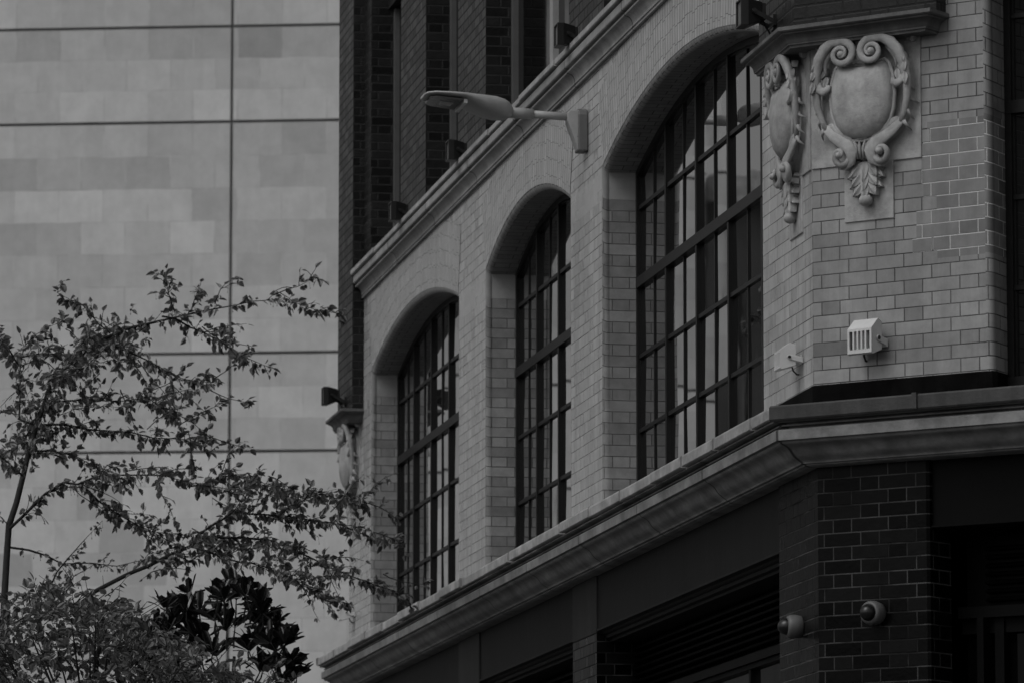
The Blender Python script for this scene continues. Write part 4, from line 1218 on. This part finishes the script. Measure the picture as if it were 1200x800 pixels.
# tree 2: fine leaved young tree, only its top in view at the lower left
T2Y = 33.0
t2 = empty('young_tree', (-2.62, T2Y, 0.08), 'bushy young tree with dense fine pale leaves, only its top showing under the street tree', 'tree')
wood, crown = MB(), MB()
wood.tube([Vector((-2.62, T2Y, 0)), Vector((-2.6, T2Y, 2.2)), Vector((-2.63, T2Y, 3.6)), Vector((-2.58, T2Y, 4.15)), Vector((-2.5, T2Y, 4.4))], [0.05, 0.04, 0.028, 0.018, 0.006], 8)
TOPS = [(-3.5, 4.22), (-3.25, 4.34), (-3.05, 4.44), (-2.87, 4.48), (-2.6, 4.47), (-2.35, 4.36), (-2.1, 4.18), (-1.91, 4.04), (-1.6, 3.94), (-1.38, 3.90), (-1.25, 3.84), (-1.1, 3.6)]
def top_at(x):
    for (a, za), (b, zb) in zip(TOPS[:-1], TOPS[1:]):
        if a <= x <= b: return 0.04 + za + (zb - za) * (x - a) / (b - a)
    return 3.0
for k in range(800):
    x = rt.uniform(-3.45, -1.15)
    zt = top_at(x)
    z = zt - abs(rt.gauss(0, 0.42)) + rt.gauss(0, 0.03)
    if z < 3.1: continue
    p = Vector((x, T2Y + rt.gauss(0, 0.45), z))
    spray(wood, crown, p, (Vector((rt.gauss(0, .6), rt.gauss(0, .6), 0.5))).normalized(), rt.uniform(0.09, 0.2), rt.randint(5, 9), rt, 0.056, 0.05)
for k in range(26):
    x = rt.uniform(-3.3, -1.4); z = top_at(x) - rt.uniform(0.05, 0.3)
    a = Vector((-2.6, T2Y, 3.5)); b = Vector((x, T2Y + rt.gauss(0, .35), z))
    m = a.lerp(b, 0.5) + Vector((0, 0, -0.06))
    wood.tube([a, m, b], [0.014, 0.009, 0.003], 5, caps=False)
for k in range(16):                                              # leaders poking above
    x = rt.uniform(-3.3, -1.9); z = top_at(x) - 0.1
    wood.tube([Vector((x, T2Y, z)), Vector((x + rt.gauss(0.06, 0.08), T2Y, z + 0.12)), Vector((x + rt.gauss(0.12, 0.12), T2Y, z + rt.uniform(0.15, 0.3)))], [0.004, 0.003, 0.0012], 4, caps=False)
wood.build('trunk', BARK, t2, recalc=False)
crown.build('crown', LEAF_PALE, t2, recalc=False)

# tree 3: broad dark glossy leaves
T3Y = 35.0
t3 = empty('magnolia_tree', (-1.92, T3Y, 0.08), 'dark evergreen with broad upright glossy leaves, the blackest foliage at lower left', 'tree')
wood, crown = MB(), MB()
wood.tube([Vector((-1.92, T3Y, 0)), Vector((-1.91, T3Y, 2.0)), Vector((-1.87, T3Y, 3.6)), Vector((-1.83, T3Y, 4.3))], [0.05, 0.04, 0.026, 0.01], 8)
OUT = [(-2.58, 4.37), (-2.44, 4.53), (-2.3, 4.6), (-2.15, 4.81), (-1.97, 4.81), (-1.79, 4.83), (-1.64, 4.73), (-1.51, 4.56), (-1.44, 4.38), (-1.36, 4.18)]
BROAD = ((.2, .2), (.5, .42), (.82, .44))
for k in range(95):
    x = rt.uniform(OUT[0][0] + 0.02, OUT[-1][0] - 0.04)
    zt = 4.0
    for (a, za), (b, zb) in zip(OUT[:-1], OUT[1:]):
        if a <= x <= b: zt = za + (zb - za) * (x - a) / (b - a)
    z = zt - 0.09 - abs(rt.gauss(0, 0.27)) if k > 20 else zt - rt.uniform(0.04, 0.2)
    p = Vector((x, T3Y + rt.gauss(0, 0.3), z))
    ax = Vector((rt.gauss(0.15 * (x + 1.9), 0.3), rt.gauss(0, .3), 0.9)).normalized()
    root = Vector((-1.87, T3Y, 3.8)).lerp(p, 0.85) + Vector((0, 0, -0.03))
    wood.tube([root, p - ax * 0.08, p], [0.007, 0.006, 0.004], 5, caps=False)
    n = rt.randint(6, 9)
    u = ax.cross(Vector((0.3, 0.8, 0.1))).normalized(); v = ax.cross(u)
    for j in range(n):
        an = 2.4 * j + rt.uniform(-.3, .3)
        out = u * math.cos(an) + v * math.sin(an)
        tl = rt.uniform(0.35, 1.35)
        d = (ax * math.cos(tl) + out * math.sin(tl)).normalized()
        s = rt.uniform(0.10, 0.17)
        leaf(crown, p - ax * 0.012 * (j / n) + d * 0.01, d, (ax * 0.8 - out * 0.5 + rvec(rt) * 0.3).normalized(), s, s * rt.uniform(0.42, 0.54), 0.2, rt.uniform(-0.05, 0.2), BROAD)
wood.build('trunk', BARK, t3, recalc=False)
crown.build('crown', LEAF_DARK, t3, recalc=False)
